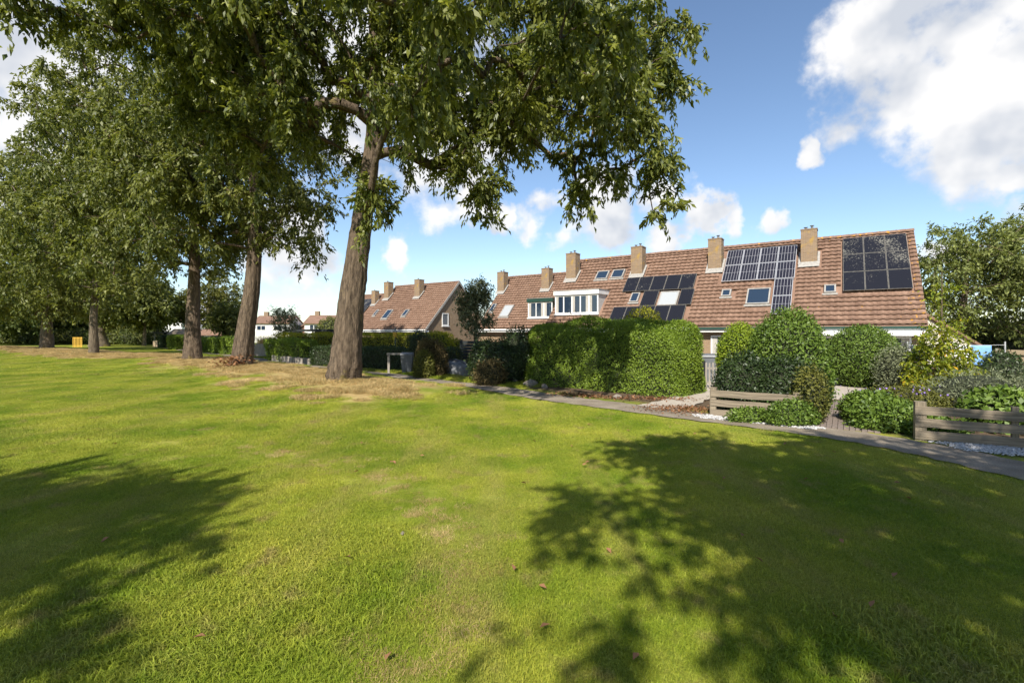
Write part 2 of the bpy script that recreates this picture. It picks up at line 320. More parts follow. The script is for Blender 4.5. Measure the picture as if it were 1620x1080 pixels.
V = np.stack([GX.ravel(), GY.ravel(), GZ.ravel()], 1)
ii, jj = np.meshgrid(np.arange(nx-1), np.arange(ny-1)); b0 = (jj*nx+ii).ravel()
F = np.stack([b0, b0+1, b0+nx+1, b0+nx], 1)
gme = np_mesh('ground', V, F, smooth=True)
SD = side(GX.ravel(), GY.ravel())
soil = np.clip((SD-.9)/.5, 0, 1)*(GY.ravel() < 70)
for nme, val in (('dry', np.maximum(dry_mask(GX.ravel(), GY.ravel()), .5*track_mask(GX.ravel(), GY.ravel()))), ('soil', soil)):
    a = gme.attributes.new(nme, 'FLOAT', 'POINT'); a.data.foreach_set('value', val.astype(np.float32))
def lawncolor(N, L, g):
    def no(scale, det=5, rough=.55, vec=None):
        n = N.new('ShaderNodeTexNoise'); n.inputs['Scale'].default_value = scale; n.inputs['Detail'].default_value = det; n.inputs['Roughness'].default_value = rough; L.new(vec or g.outputs['Position'], n.inputs['Vector']); return n.outputs['Fac']
    def ramp(f, a, b, ca, cb):
        r = N.new('ShaderNodeValToRGB'); L.new(f, r.inputs[0]); r.color_ramp.elements[0].position = a; r.color_ramp.elements[1].position = b
        r.color_ramp.elements[0].color = ca+(1,); r.color_ramp.elements[1].color = cb+(1,); return r.outputs[0]
    base = ramp(no(.55, 6), .36, .66, (.185, .268, .018), (.420, .430, .058))
    mp = N.new('ShaderNodeMapping'); mp.inputs['Rotation'].default_value = (0, 0, .75); mp.inputs['Scale'].default_value = (1.1, .22, 1); L.new(g.outputs['Position'], mp.inputs[0])
    st = ramp(no(.9, 6, .65, mp.outputs[0]), .50, .68, (0, 0, 0), (.7, .7, .7))
    m1 = N.new('ShaderNodeMix'); m1.data_type = 'RGBA'; L.new(st, m1.inputs[0]); L.new(base, m1.inputs[6]); m1.inputs[7].default_value = (.38, .35, .095, 1)
    pt = ramp(no(1.9, 4, .6), .57, .74, (0, 0, 0), (.7, .7, .7))
    m2 = N.new('ShaderNodeMix'); m2.data_type = 'RGBA'; L.new(pt, m2.inputs[0]); L.new(m1.outputs[2], m2.inputs[6]); m2.inputs[7].default_value = (.36, .27, .12, 1)
    mt = ramp(no(7.5, 4, .65), .55, .75, (0, 0, 0), (.4, .4, .4))
    m3 = N.new('ShaderNodeMix'); m3.data_type = 'RGBA'; L.new(mt, m3.inputs[0]); L.new(m2.outputs[2], m3.inputs[6]); m3.inputs[7].default_value = (.30, .23, .10, 1)
    return m3.outputs[2], no, ramp
def groundmat():
    m, N, L, P = newmat('lawn_ground'); P.inputs['Roughness'].default_value = .95; P.inputs['Specular IOR Level'].default_value = .1
    g = N.new('ShaderNodeNewGeometry'); c, no, ramp = lawncolor(N, L, g)
    fine = ramp(no(38, 4, .7), .3, .75, (.42, .42, .42), (.95, .95, .9))  # fine mottling, kept dark in place of the shade between blades
    mx = N.new('ShaderNodeMix'); mx.data_type = 'RGBA'; mx.blend_type = 'MULTIPLY'; mx.inputs[0].default_value = 1; L.new(c, mx.inputs[6]); L.new(fine, mx.inputs[7])
    straw = ramp(no(3.5, 6, .65), .3, .7, (.26, .18, .075), (.44, .33, .15))
    a = N.new('ShaderNodeAttribute'); a.attribute_name = 'dry'
    ad = N.new('ShaderNodeMath'); ad.operation = 'MULTIPLY_ADD'; L.new(no(2.2, 5), ad.inputs[0]); ad.inputs[1].default_value = 1.1; ad.inputs[2].default_value = -.62
    ad2 = N.new('ShaderNodeMath'); ad2.operation = 'ADD'; L.new(a.outputs['Fac'], ad2.inputs[0]); L.new(ad.outputs[0], ad2.inputs[1]); ad2.use_clamp = True
    ml = N.new('ShaderNodeMath'); ml.operation = 'MULTIPLY'; L.new(ad2.outputs[0], ml.inputs[0]); L.new(a.outputs['Fac'], ml.inputs[1])
    m1 = N.new('ShaderNodeMix'); m1.data_type = 'RGBA'; L.new(ml.outputs[0], m1.inputs[0]); L.new(mx.outputs[2], m1.inputs[6]); L.new(straw, m1.inputs[7])
    so_ = ramp(no(6, 6, .65), .3, .7, (.055, .040, .026), (.16, .115, .075))
    s = N.new('ShaderNodeAttribute'); s.attribute_name = 'soil'
    m2 = N.new('ShaderNodeMix'); m2.data_type = 'RGBA'; L.new(s.outputs['Fac'], m2.inputs[0]); L.new(m1.outputs[2], m2.inputs[6]); L.new(so_, m2.inputs[7])
    L.new(m2.outputs[2], P.inputs['Base Color'])
    b = N.new('ShaderNodeBump'); b.inputs['Strength'].default_value = .5; b.inputs['Distance'].default_value = .03; L.new(no(25, 5, .7), b.inputs['Height']); L.new(b.outputs[0], P.inputs['Normal'])
    return m
tag(link('ground', gme, groundmat()), kind='structure')
def asphalt():
    m, N, L, P = newmat('path_asphalt'); P.inputs['Roughness'].default_value = .9; P.inputs['Specular IOR Level'].default_value = .25
    g = N.new('ShaderNodeNewGeometry')
    def no(s, d):
        n = N.new('ShaderNodeTexNoise'); n.inputs['Scale'].default_value = s; n.inputs['Detail'].default_value = d; L.new(g.outputs['Position'], n.inputs['Vector']); return n.outputs['Fac']
    r = N.new('ShaderNodeValToRGB'); L.new(no(1.3, 7), r.inputs[0]); r.color_ramp.elements[0].position = .3; r.color_ramp.elements[1].position = .7
    r.color_ramp.elements[0].color = (.18, .145, .105, 1); r.color_ramp.elements[1].color = (.32, .27, .205, 1)
    r2 = N.new('ShaderNodeValToRGB'); L.new(no(60, 3), r2.inputs[0]); r2.color_ramp.elements[0].position = .35; r2.color_ramp.elements[1].position = .7
    r2.color_ramp.elements[0].color = (.65, .65, .65, 1); r2.color_ramp.elements[1].color = (1.2, 1.2, 1.2, 1)
    mx = N.new('ShaderNodeMix'); mx.data_type = 'RGBA'; mx.blend_type = 'MULTIPLY'; mx.inputs[0].default_value = 1; L.new(r.outputs[0], mx.inputs[6]); L.new(r2.outputs[0], mx.inputs[7]); L.new(mx.outputs[2], P.inputs['Base Color'])
    b = N.new('ShaderNodeBump'); b.inputs['Strength'].default_value = .4; b.inputs['Distance'].default_value = .01; L.new(no(60, 3), b.inputs['Height']); L.new(b.outputs[0], P.inputs['Normal'])
    return m
M['asphalt'] = asphalt()
def smooth_line(pl, n=8):
    out = []
    for i in range(len(pl)-1):
        p0 = np.array(pl[max(i-1, 0)]); p1 = np.array(pl[i]); p2 = np.array(pl[i+1]); p3 = np.array(pl[min(i+2, len(pl)-1)])
        for k in range(n):
            t = k/n; out.append(.5*((2*p1)+(-p0+p2)*t+(2*p0-5*p1+4*p2-p3)*t*t+(-p0+3*p1-3*p2+p3)*t**3))
    out.append(np.array(pl[-1], float)); return np.array(out)
def ribbon(name, pl, w, lift, mat, rag=.05):
    c = smooth_line(pl); t = np.gradient(c, axis=0); t /= np.linalg.norm(t, axis=1)[:, None]; nrm = np.stack([-t[:, 1], t[:, 0]], 1)
    V = []; cols = 5
    for k in range(cols):
        u = (k/(cols-1)-.5)*w; e = rag*np.sin(np.arange(len(c))*1.9+k)*(1 if k in (0, cols-1) else 0)
        p = c+nrm*(u+e)[:, None]; z = hgt(p[:, 0], p[:, 1])+lift; V.append(np.column_stack([p, z]))
    V = np.stack(V, 1).reshape(-1, 3); F = []
    for i in range(len(c)-1):
        for k in range(cols-1): a = i*cols+k; F.append((a, a+cols, a+cols+1, a+1))
    return tag(link(name, np_mesh(name, V, F), mat), kind='structure')
ribbon('footpath', PATHC, 1.25, .022, M['asphalt'])
ribbon('garden_path', [(3.9, 13.2), (5.0, 14.4), (6.2, 16.3), (7.1, 18.2), (8.3, 20.5)], 1.1, .032, M['slab'])
# ------------------------------------------------------------ foliage builders
def unit(v): return v/np.maximum(np.linalg.norm(v, axis=-1, keepdims=True), 1e-9)
def leaves_mesh(name, P, D, Nn, Ls, Ws, tint, fold=.18, curl=.15):
    S = unit(np.cross(D, Nn)); Nn = np.cross(S, D); n = len(P); L_ = Ls[:, None]; W_ = Ws[:, None]
    V = np.empty((n, 4, 3), np.float32)
    V[:, 0] = P; V[:, 1] = P+D*L_*.45+S*W_*.5+Nn*W_*fold; V[:, 2] = P+D*L_-Nn*L_*curl; V[:, 3] = P+D*L_*.45-S*W_*.5+Nn*W_*fold
    F = np.arange(n*4, dtype=np.int32).reshape(n, 4)
    return np_mesh(name, V.reshape(-1, 3), F, np.repeat(tint, 4))
def frusta(name, A, B, ra, rb, n=6):
    A, B = np.asarray(A, float), np.asarray(B, float); T = unit(B-A); ref = np.where(np.abs(T[:, 2:3]) < .9, np.array([[0, 0, 1.]]), np.array([[1., 0, 0]]))
    U = unit(np.cross(T, ref)); Vv = np.cross(T, U); an = np.arange(n)*2*np.pi/n
    ring = U[:, None]*np.cos(an)[None, :, None]+Vv[:, None]*np.sin(an)[None, :, None]
    P = np.concatenate([A[:, None]+ring*np.asarray(ra)[:, None, None], B[:, None]+ring*np.asarray(rb)[:, None, None]], 1)
    m = len(A); base = (np.arange(m)*2*n)[:, None]; k = np.arange(n)[None]
    F = np.stack([base+k, base+(k+1) % n, base+n+(k+1) % n, base+n+k], 2).reshape(-1, 4)
    return np_mesh(name, P.reshape(-1, 3), F, smooth=True)
def trunk_mesh(name, pts, rad, n=40, sub=14, ridges=.045, seed=0):
    rg = np.random.default_rng(seed); c = smooth_line([tuple(p) for p in pts], sub); r = np.interp(np.linspace(0, len(rad)-1, len(c)), np.arange(len(rad)), rad)
    an = np.arange(n)*2*np.pi/n; V = []
    ph = rg.uniform(0, 6.28, 8); amp = rg.uniform(.4, 1, 8)
    for i, p in enumerate(c):
        s = i/sub; rr = r[i]*(1+ridges*(np.sin(9*an+2.0*np.sin(s*1.7+ph[0])+ph[1])*amp[0]+np.sin(15*an+ph[2]+1.6*np.sin(s*2.9+ph[3]))*.6+.6*np.sin(4*an+ph[4]+s*.7))+.02*rg.standard_normal(n)+.13*math.exp(-max(0., p[2]-c[0][2])/.45)*np.sin(5*an+ph[5])+.02*np.sin(23*an+ph[6]+2.5*np.sin(s*4)))
        V.append(np.column_stack([p[0]+rr*np.cos(an), p[1]+rr*np.sin(an), np.full(n, p[2])]))
    V = np.concatenate(V); m = len(c); F = [(i*n+k, i*n+(k+1) % n, (i+1)*n+(k+1) % n, (i+1)*n+k) for i in range(m-1) for k in range(n)]
    return np_mesh(name, V, F, smooth=True)
def make_tree(label, loc, trunk, r0, blobs, nt, per, leaf, lm, bm, seed, group=None, name='broadleaf_tree', droop=.5, spread=.75, shell=.33, cat='tree', zmin=None, kpipe=.011, flare=1.15, up=.35, sides=40):
    """trunk: list of local (x,y,z); blobs: local ellipsoids (x,y,z,rx,ry,rz[,weight])"""
    rg = np.random.default_rng(seed); root = empty(name, (loc[0], loc[1], H1(*loc)-.03), 0, label=label, cat=cat, group=group)
    tp = np.array(trunk, float); nT = len(tp); rad = [r0*(1-.80*(k/(nT-1))**1.15) for k in range(nT)]
    pts = [tp[0]-np.array([0, 0, .12]), tp[0]+np.array([0, 0, .0]), tp[0]*.7+tp[1]*.3]+list(tp[1:]); rr = [r0*flare*1.12, r0*flare, r0*1.05]+rad[1:]
    link('trunk', trunk_mesh('trunk', pts, rr, n=sides, seed=seed), bm, root)
    c = smooth_line([tuple(p) for p in tp], 6); zmin = zmin if zmin is not None else min(b[2]-b[5] for b in blobs)*.55+tp[-1][2]*.18
    pos = [p for p in c if p[2] >= zmin]; par = [-1]+list(range(len(pos)-1)); ntr = len(pos)
    bl = np.array([tuple(b[:6]) for b in blobs]); w = np.array([b[6] if len(b) > 6 else b[3]*b[4]*b[5] for b in blobs], float); w = w/w.sum()
    ch = rg.choice(len(bl), nt, p=w); d = unit(rg.standard_normal((nt, 3))); rr_ = rg.random(nt)**shell
    T = bl[ch, :3]+d*rr_[:, None]*bl[ch, 3:6]
    T = T[np.argsort(np.min(np.linalg.norm(T[:, None]-np.array(pos)[None], axis=2), axis=1))]
    pos = list(pos); wt = [0.]*len(pos); tips = []
    for t in T:
        A = np.array(pos); dd = A-t; dist = np.linalg.norm(dd, axis=1); cost = dist+.7*np.maximum(0, dd[:, 2]+.15*dist)
        k = int(np.argmin(cost)); n = max(2, min(6, int(dist[k]/.7)+1)); p0 = A[k]; ln = dist[k]; prev = k
        mid = (p0+t)/2+np.array([0, 0, up*ln*.45])+rg.standard_normal(3)*.10*ln
        for s in range(1, n+1):
            u = s/n; q = (1-u)**2*p0+2*u*(1-u)*mid+u*u*t; pos.append(q); par.append(prev); wt.append(0.); prev = len(pos)-1
        wt[prev] += 1; tips.append(prev)
    pos = np.array(pos); par = np.array(par); wt = np.array(wt)
    for k in range(len(pos)-1, -1, -1):
        if par[k] >= 0: wt[par[k]] += wt[k]
    rad_ = kpipe*np.maximum(wt, .6)**.52; idx = np.arange(ntr, len(pos)); pa = par[idx]
    rpa = np.where(pa < ntr, np.minimum(rad_[idx]*1.25, r0*.6), rad_[pa])
    link('limbs', frusta('limbs', pos[pa], pos[idx], np.minimum(rpa, rad_[idx]*1.6), rad_[idx]), bm, root)['kind'] = 'stuff'
    # leaves on drooping twigs round every tip
    nt = len(T); nsub = 7; tw = unit(rg.standard_normal((nt, nsub, 3))+np.array([0, 0, -.15])); ln = spread*rg.uniform(.5, 1.15, (nt, nsub, 1))
    ci = rg.integers(0, nt, nt*per); si = rg.integers(0, nsub, nt*per); u = rg.random((nt*per, 1))**.8
    D0 = tw[ci, si]; L0 = ln[ci, si]; P = T[ci]+D0*L0*u-np.array([0, 0, 1.])*droop*L0*u*u+rg.standard_normal((nt*per, 3))*.06*spread
    D = unit(D0*.6+rg.standard_normal((nt*per, 3))*.55+np.array([0, 0, -droop*1.3])); Nn = unit(rg.standard_normal((nt*per, 3))*.6+np.array([0, -.1, .8]))
    ls = leaf[0]*rg.uniform(.6, 1.25, nt*per); tint = np.clip(rg.normal(.42, .2, nt*per)+rg.normal(0, .12, nt)[ci], 0, .97)
    tag(link('crown', leaves_mesh('crown', P, D, Nn, ls, ls*leaf[1], tint), lm, root), kind='stuff')
    return root
def lump(P, s=1.6): return (np.sin(P[:, 0]*2.1*s+P[:, 2]*1.3*s)+np.sin(P[:, 1]*2.4*s-P[:, 2]*1.7*s+1)+np.sin((P[:, 0]+P[:, 1])*1.2*s+P[:, 2]*2.6*s+2))/3
def ico(name, e, scale=.86):
    m = MB(); nseg = 12; nr = 7
    for a in range(nr+1):
        for k in range(nseg):
            th = math.pi*a/nr; an = 2*math.pi*k/nseg
            m.v.append((e[0]+e[3]*scale*math.sin(th)*math.cos(an), e[1]+e[4]*scale*math.sin(th)*math.sin(an), max(.0, e[2]+e[5]*scale*math.cos(th))))
    for a in range(nr):
        for k in range(nseg): m.f.append((a*nseg+k, (a+1)*nseg+k, (a+1)*nseg+(k+1) % nseg, a*nseg+(k+1) % nseg))
    return m
def shrub(label, loc, ell, n, leaf, lm, seed=0, name='garden_shrub', group=None, cat='shrub', fuzz=.08, lumpy=.08, core=.86, aspect=.5, droop=0., stem=False, out=.9, layers=.25):
    rg = np.random.default_rng(seed+100); root = empty(name, (loc[0], loc[1], H1(*loc)), 0, label=label, cat=cat, group=group)
    E = np.array(ell, float); ar = (E[:, 3]*E[:, 4]+E[:, 4]*E[:, 5]+E[:, 3]*E[:, 5]); N0 = int(n*1.7)
    ch = rg.choice(len(E), N0, p=ar/ar.sum()); d = unit(rg.standard_normal((N0, 3))); e = E[ch]
    P = e[:, :3]+d*e[:, 3:6]; nr = unit(d/e[:, 3:6]); sc = 1+lumpy*lump(P)-layers*rg.random(N0)**2.2+fuzz*rg.standard_normal(N0)*.5
    P = e[:, :3]+d*e[:, 3:6]*sc[:, None]; keep = P[:, 2] > .02
    for q in range(len(E)):
        inside = np.sum(((P-E[q, :3])/E[q, 3:6])**2, axis=1) < .72; keep &= ~(inside & (ch != q))
    P, nr, = P[keep][:n], nr[keep][:n]; k = len(P)
    D = unit(rg.standard_normal((k, 3))*.8+nr*.35+np.array([0, 0, .15-droop])); Nn = unit(nr*out+rg.standard_normal((k, 3))*.5+np.array([0, 0, .25]))
    ls = leaf*rg.uniform(.6, 1.3, k); tint = np.clip(rg.normal(.45, .2, k)+.15*lump(P, 2.3), 0, 1)
    tag(link('foliage', leaves_mesh('foliage', P, D, Nn, ls, ls*aspect, tint), lm, root), kind='stuff')
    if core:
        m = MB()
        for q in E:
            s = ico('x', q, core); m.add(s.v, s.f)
        m.build('dark_core', M['core_fill'], root, True)  # solid core against see-through, its dark colour stands for inner shade
    if stem: MB().tube([(0, 0, -.05), (0, 0, float(E[:, 2].max()))], .05, 7).build('stem', M['bark2'], root)
    return root
def hedge(label, a, b, width, height, n, leaf, lm, seed=0, rnd=.35, name='hedge', group=None, lumpy=.07, aspect=.5, z0=0.):
    rg = np.random.default_rng(seed+200); a = np.array(a); b = np.array(b); ln = float(np.linalg.norm(b-a)); ang = math.atan2(b[1]-a[1], b[0]-a[0])
    root = empty(name, (a[0], a[1], H1(*a)), ang, label=label, cat='hedge', group=group)
    hx, hy, hz = ln/2, width/2, height/2; fa = np.array([ln*height, ln*height, ln*width, width*height, width*height]); f = rg.choice(5, n, p=fa/fa.sum()); U = rg.uniform(-1, 1, (n, 3)); P = U*np.array([hx, hy, hz])
    P[f == 0, 1] = -hy; P[f == 1, 1] = hy; P[f == 2, 2] = hz; P[f == 3, 0] = -hx; P[f == 4, 0] = hx
    inner = np.array([hx, hy, hz])-rnd; q = np.clip(P, -inner, inner); q[:, 2] = np.where(P[:, 2] < 0, P[:, 2], q[:, 2]); nr = unit(P-q+1e-6); P = q+nr*rnd
    P = P+nr*(lumpy*lump(P+np.array([a[0], a[1], 0]), 1.3)*1.5-.14*rg.random(n)**2+.03*rg.standard_normal(n))[:, None]; P += np.array([hx, 0, hz+z0]); P[:, 2] = np.maximum(P[:, 2], .02)
    D = unit(rg.standard_normal((n, 3))*.8+nr*.3+np.array([0, 0, .2])); Nn = unit(nr*.9+rg.standard_normal((n, 3))*.5+np.array([0, 0, .25])); ls = leaf*rg.uniform(.6, 1.3, n)
    tint = np.clip(rg.normal(.45, .2, n)+.16*lump(P, 1.7), 0, 1)
    tag(link('foliage', leaves_mesh('foliage', P, D, Nn, ls, ls*aspect, tint), lm, root), kind='stuff')
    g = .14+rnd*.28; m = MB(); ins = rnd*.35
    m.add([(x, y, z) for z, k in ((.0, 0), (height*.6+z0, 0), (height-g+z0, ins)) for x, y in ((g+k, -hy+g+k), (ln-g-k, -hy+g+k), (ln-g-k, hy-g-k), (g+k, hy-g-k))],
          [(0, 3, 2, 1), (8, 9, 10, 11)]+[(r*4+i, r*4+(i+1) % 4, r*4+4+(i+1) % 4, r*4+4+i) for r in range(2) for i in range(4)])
    m.build('dark_core', M['core_fill'], root)  # solid filler block, coloured dark like the shaded inside of the hedge
    return root
# ------------------------------------------------------------ houses
HANG = math.atan2(-.562, .827); LX = np.array([.827, -.562]); LY = np.array([.562, .827])
HW = 5.1; EAVE = 2.42; DEP = 5.2; C45 = math.sqrt(.5); SLOPE = DEP/C45; TW = .3; TG = .334
def slope_pt(x, s, n): return (x, s*C45-n*C45, EAVE+s*C45+n*C45)
def tile_arrays():
    ns = 6; V = []; F = []
    for k in range(ns+1):
        u = k/ns; pr = .042*(.5-.5*math.cos(2*math.pi*(u**1.3)))
        x = u*TW
        for s, n in ((.02, .048+pr), (0, .072+pr), (.372, .010+pr), (.372, -.012+pr)):
            p = slope_pt(x, s, n); V.append((p[0], p[1], p[2]-EAVE))
    for k in range(ns):
        a = k*4; F += [(a, a+4, a+5, a+1), (a+1, a+5, a+6, a+2), (a+3, a+7, a+4, a)]
    return np.array(V), np.array(F)
TV, TF = tile_arrays()
tile_me = np_mesh('tile', TV, TF); tile_me.materials.append(M['tile'])
tilev_me = np_mesh('tile', TV, TF); tilev_me.materials.append(M['tilev'])
def ridge_cap():
    m = MB(); n = 6
    for x, r in ((0, .15), (.36, .165), (.36, .155), (.37, .135)):
        for k in range(n+1):
            an = math.pi*k/n; m.v.append((x, math.cos(an)*r*1.1, math.sin(an)*r))
    for a in range(3):
        for k in range(n): b = a*(n+1)+k; m.f.append((b, b+n+1, b+n+2, b+1))
    return m
cap_me = ridge_cap().mesh('ridge_tile'); cap_me.materials.append(M['tile'])
capv_me = ridge_cap().mesh('ridge_tile'); capv_me.materials.append(M['tilev'])
def joined_tiles(name, spots, mat, parent, seed=0):
    rg = np.random.default_rng(seed); n = len(spots)
    if not n: return None
    off = np.array([slope_pt(x, s, rg.normal(0, .004)) for x, s in spots])
    V = (TV[None]+off[:, None]).reshape(-1, 3); F = (TF[None]+(np.arange(n)*len(TV))[:, None, None]).reshape(-1, 4)
    return tag(link(name, np_mesh(name, V, F, np.repeat(rg.random(n), len(TV))), mat, parent), kind='stuff')
def skylight(root, x0, x1, ly0, ly1, blind=False, deep=.12):
    """roof window lying on the slope, ly0 low, ly1 high"""
    s0, s1 = ly0/C45, ly1/C45; f = .075
    m = MB()
    def plate(x0, x1, s0, s1, n0, n1): m.add([slope_pt(*p) for p in ((x0,s0,n0),(x1,s0,n0),(x1,s1,n0),(x0,s1,n0),(x0,s0,n1),(x1,s0,n1),(x1,s1,n1),(x0,s1,n1))], [(0,3,2,1),(4,5,6,7),(0,1,5,4),(1,2,6,5),(2,3,7,6),(3,0,4,7)])
    plate(x0, x0+f, s0, s1, .02, .05+deep); plate(x1-f, x1, s0, s1, .02, .05+deep); plate(x0+f, x1-f, s0, s0+f, .02, .048+deep); plate(x0+f, x1-f, s1-f, s1, .02, .048+deep)
    w = m.build('roof_window', M['lead'], root)
    m = MB(); plate(x0+f, x1-f, s0+f, s1-f, .02, .03+deep); m.build('pane', M['glassl' if blind else 'glass'], w)
    m = MB(); plate(x0-.08, x1+.08, s0-.13, s0-.004, .03, .10); m.build('flashing', M['lead'], w)
    return w
def chimney(root, x, pots=2, w=.80, d=.78):
    y0 = 3.5; zt = 7.98
    c = MB().box(x-w/2, x+w/2, y0, y0+d, EAVE+y0-.25, zt).build('chimney', M['chim'], root)
    MB().box(x-w/2-.025, x+w/2+.025, y0-.025, y0+d+.025, zt+.001, zt+.06).build('chimney_cap', M['chim'], c)
    m = MB()                               # lead apron and side flashing
    m.add([slope_pt(*p) for p in ((x-w/2-.12, (y0)/C45-.24, .115), (x+w/2+.12, y0/C45-.24, .115), (x+w/2+.12, y0/C45+.02, .13), (x-w/2-.12, y0/C45+.02, .13))]+[(x-w/2-.01, y0-.012, EAVE+y0+.22), (x+w/2+.01, y0-.012, EAVE+y0+.22)],
          [(0, 1, 2, 3), (3, 2, 5, 4)])
    for sx in (-1, 1):
        xa = x+sx*(w/2+.012); xb = x+sx*(w/2+.13)
        m.add([(xa, y0, EAVE+y0+.04), (xa, y0+d, EAVE+y0+d+.06), (xa, y0+d, EAVE+y0+d+.24), (xa, y0, EAVE+y0+.24)], [(0, 1, 2, 3)])
        m.add([slope_pt(xa, y0/C45, .13), slope_pt(xb, y0/C45, .122), slope_pt(xb, (y0+d)/C45, .122), slope_pt(xa, (y0+d)/C45, .13)], [(0, 1, 2, 3)])
    m.build('chimney_flashing', M['lead'], c)
    for k in range(pots):
        px = x+(-.17 if k == 0 else .14); h = .16+.07*k
        p = MB().tube([(px, y0+d/2, zt+.05), (px, y0+d/2, zt+h)], .065, 8)
        p.tube([(px, y0+d/2, zt+h+.03), (px, y0+d/2, zt+h+.06)], .11, 8); p.box(px-.012, px+.012, y0+d/2-.012, y0+d/2+.012, zt+h-.01, zt+h+.04)
        p.build('chimney_pot', M['grey'], c)
def glazing(root, x0, x1, z0, z1, y, n, mat_f, name='window', curtain=None, f=.06, pane='glass'):
    m = MB().box(x0, x1, y-.06, y, z0, z0+f).box(x0, x1, y-.06, y, z1-f, z1)
    for k in range(n+1):
        xx = x0+(x1-x0-f)*k/n; m.box(xx, xx+f, y-.057, y-.002, z0+f, z1-f)
    w = m.build(name, mat_f, root)
    for k in range(n):
        a = x0+(x1-x0-f)*k/n+f; b = x0+(x1-x0-f)*(k+1)/n
        MB().box(a, b, y-.034, y-.022, z0+f, z1-f).build('pane', M[pane], w)
        if curtain and k in curtain:
            c = MB(); q = 16; wdt = (b-a)*.34; st = a if k % 2 == 0 else b-wdt
            for i in range(q+1):
                xx = st+wdt*i/q; yy = y-.048+.006*math.sin(i*1.9)
                c.v += [(xx, yy, z0+f), (xx, yy, z1-f)]
            c.f = [(2*i, 2*i+2, 2*i+3, 2*i+1) for i in range(q)]; c.build('curtain', M['curtain'], w)
    return w
def house(label, O, i, cuts=(), indiv=False, gable_r=False, verge=False, brick='brick', fascia='white', chim=True, caps=True, ends=0., pots=2, group=None):
    p = np.array(O)-LX*HW*i; root = empty('terraced_house', (p[0], p[1], 0), HANG, label=label, cat='house', group=group)
    e0 = 0 if gable_r else .002; x0, x1 = -HW+.002, -e0-(.12 if gable_r else 0)
    r = EAVE-.16
    MB().prism([(.42, -.05), (.42, r+.42), (DEP, r+DEP-.001), (2*DEP-.42, r+.42), (2*DEP-.42, -.05)], x0, x1).build('wall', M[brick], root)
    roof = MB().prism([(-.02, EAVE-.09), (-.02, EAVE-.02), (DEP, EAVE+DEP-.02), (2*DEP+.02, EAVE-.02), (2*DEP+.02, EAVE-.09), (DEP, EAVE+DEP-.14)], -HW, -e0).build('roof', M['tile'], root)
    spots = []; nc = 22
    for c in range(nc):
        for k in range(int(round(HW/TW))):
            x = -HW+k*TW; s = c*TG
            if any(a-.28 < x < b-.02 and lo/C45-.30 < s < hi/C45-.05 for a, b, lo, hi in cuts): continue
            spots.append((x, s))
    if indiv:
        spots.sort(key=lambda q: q[1]); rr = random.Random(3)
        for x, s in spots[:300]:
            vg = verge and (x > -.62 or (x > -.95 and rr.random() < .3))
            o = link('tile', tilev_me if vg else tile_me, None, roof); o.location = slope_pt(x, s, rr.gauss(0, .004))
        rest = spots[300:]; 
        a = [q for q in rest if q[0] <= -.62]; b = [q for q in rest if q[0] > -.62]
        joined_tiles('tiles', a, M['tile'], roof, i); joined_tiles('verge_tiles', b, M['tilev'], roof, i+9)
    else: joined_tiles('tiles', spots, M['tile'], roof, i)
    if caps:
        for k in range(14):
            o = link('ridge_tile', capv_me if (verge or k % 5 == 2) else cap_me, None, roof); o.location = (-HW+k*.365, DEP, EAVE+DEP+.0)
    else: MB().prism([(DEP-.13, EAVE+DEP+.02), (DEP-.07, EAVE+DEP+.13), (DEP+.07, EAVE+DEP+.13), (DEP+.13, EAVE+DEP+.02)], -HW, -e0).build('ridge_tiles', M['tile'], roof)
    MB().box(-HW, -e0, -.16, -.03, EAVE-.17, EAVE-.05).build('gutter', M['darkgreen' if fascia == 'green' else 'white'], root)
    MB().box(-HW, -e0, -.05, .41, EAVE-.33, EAVE-.172).build('fascia', M['white'], root)
    if chim: chimney(root, -4.83, pots)
    return root
O1 = (19.1, 22.2); O2 = (5.1, 39.3); O3 = (-8.72, 49.0); O4 = (-19.2-2.92+.827*5.1, 71-4.3-.562*5.1)
# house with the nine black panels (end of the row)
h0 = house('end terrace house with lichen-edged tile roof and nine black solar panels', O1, 0, cuts=[(-3.25, -.3, 1.75, 4.9), (-4.05, -3.55, 1.7, 2.1), (-5.1, -4.43, 3.45, 4.3)], indiv=True, gable_r=True, verge=True, fascia='green', group='terraced houses')
skylight(h0, -4.05, -3.52, 1.68, 2.12)
MB().box(-4.9, -.25, -.32, .38, EAVE-.50, EAVE-.335).build('awning', M['white'], h0)
glazing(h0, -4.6, -2.75, .1, 1.88, .40, 2, M['white'], 'patio_door', (0, 1), .09); glazing(h0, -2.6, -.55, .1, 1.88, .40, 2, M['white'], 'patio_door', (0, 1), .09)
MB().tube([(-.22, .33, 0), (-.22, .33, EAVE-.4)], .04, 8).build('downpipe', M['white'], h0)
h1 = house('terraced house with silver-framed panels wrapped around a roof window', O1, 1, cuts=[(-4.3, -.35, 2.65, 4.8), (-1.4, -.4, .5, 2.65), (-4.1, -3.57, 1.7, 2.1), (-2.7, -1.48, 1.15, 2.1), (-5.1, -4.43, 3.45, 4.3)], fascia='green', group='terraced houses')
skylight(h1, -4.1, -3.58, 1.70, 2.12); skylight(h1, -2.70, -1.50, 1.16, 2.10)
glazing(h1, -4.4, -1.6, .1, 1.9, .40, 3, M['white'], 'patio_door', (0, 2), .08)
h2 = house('terraced house with black panels set around a white-blinded roof window', O1, 2, cuts=[(-5.1, -4.43, 3.45, 4.3), (-5.35, -.7, 2.25, 3.3), (-3.8, -.6, 1.2, 2.28), (-5.1, -.8, .1, 1.2), (-4.65, -4.0, 1.6, 2.2)], group='terraced houses')
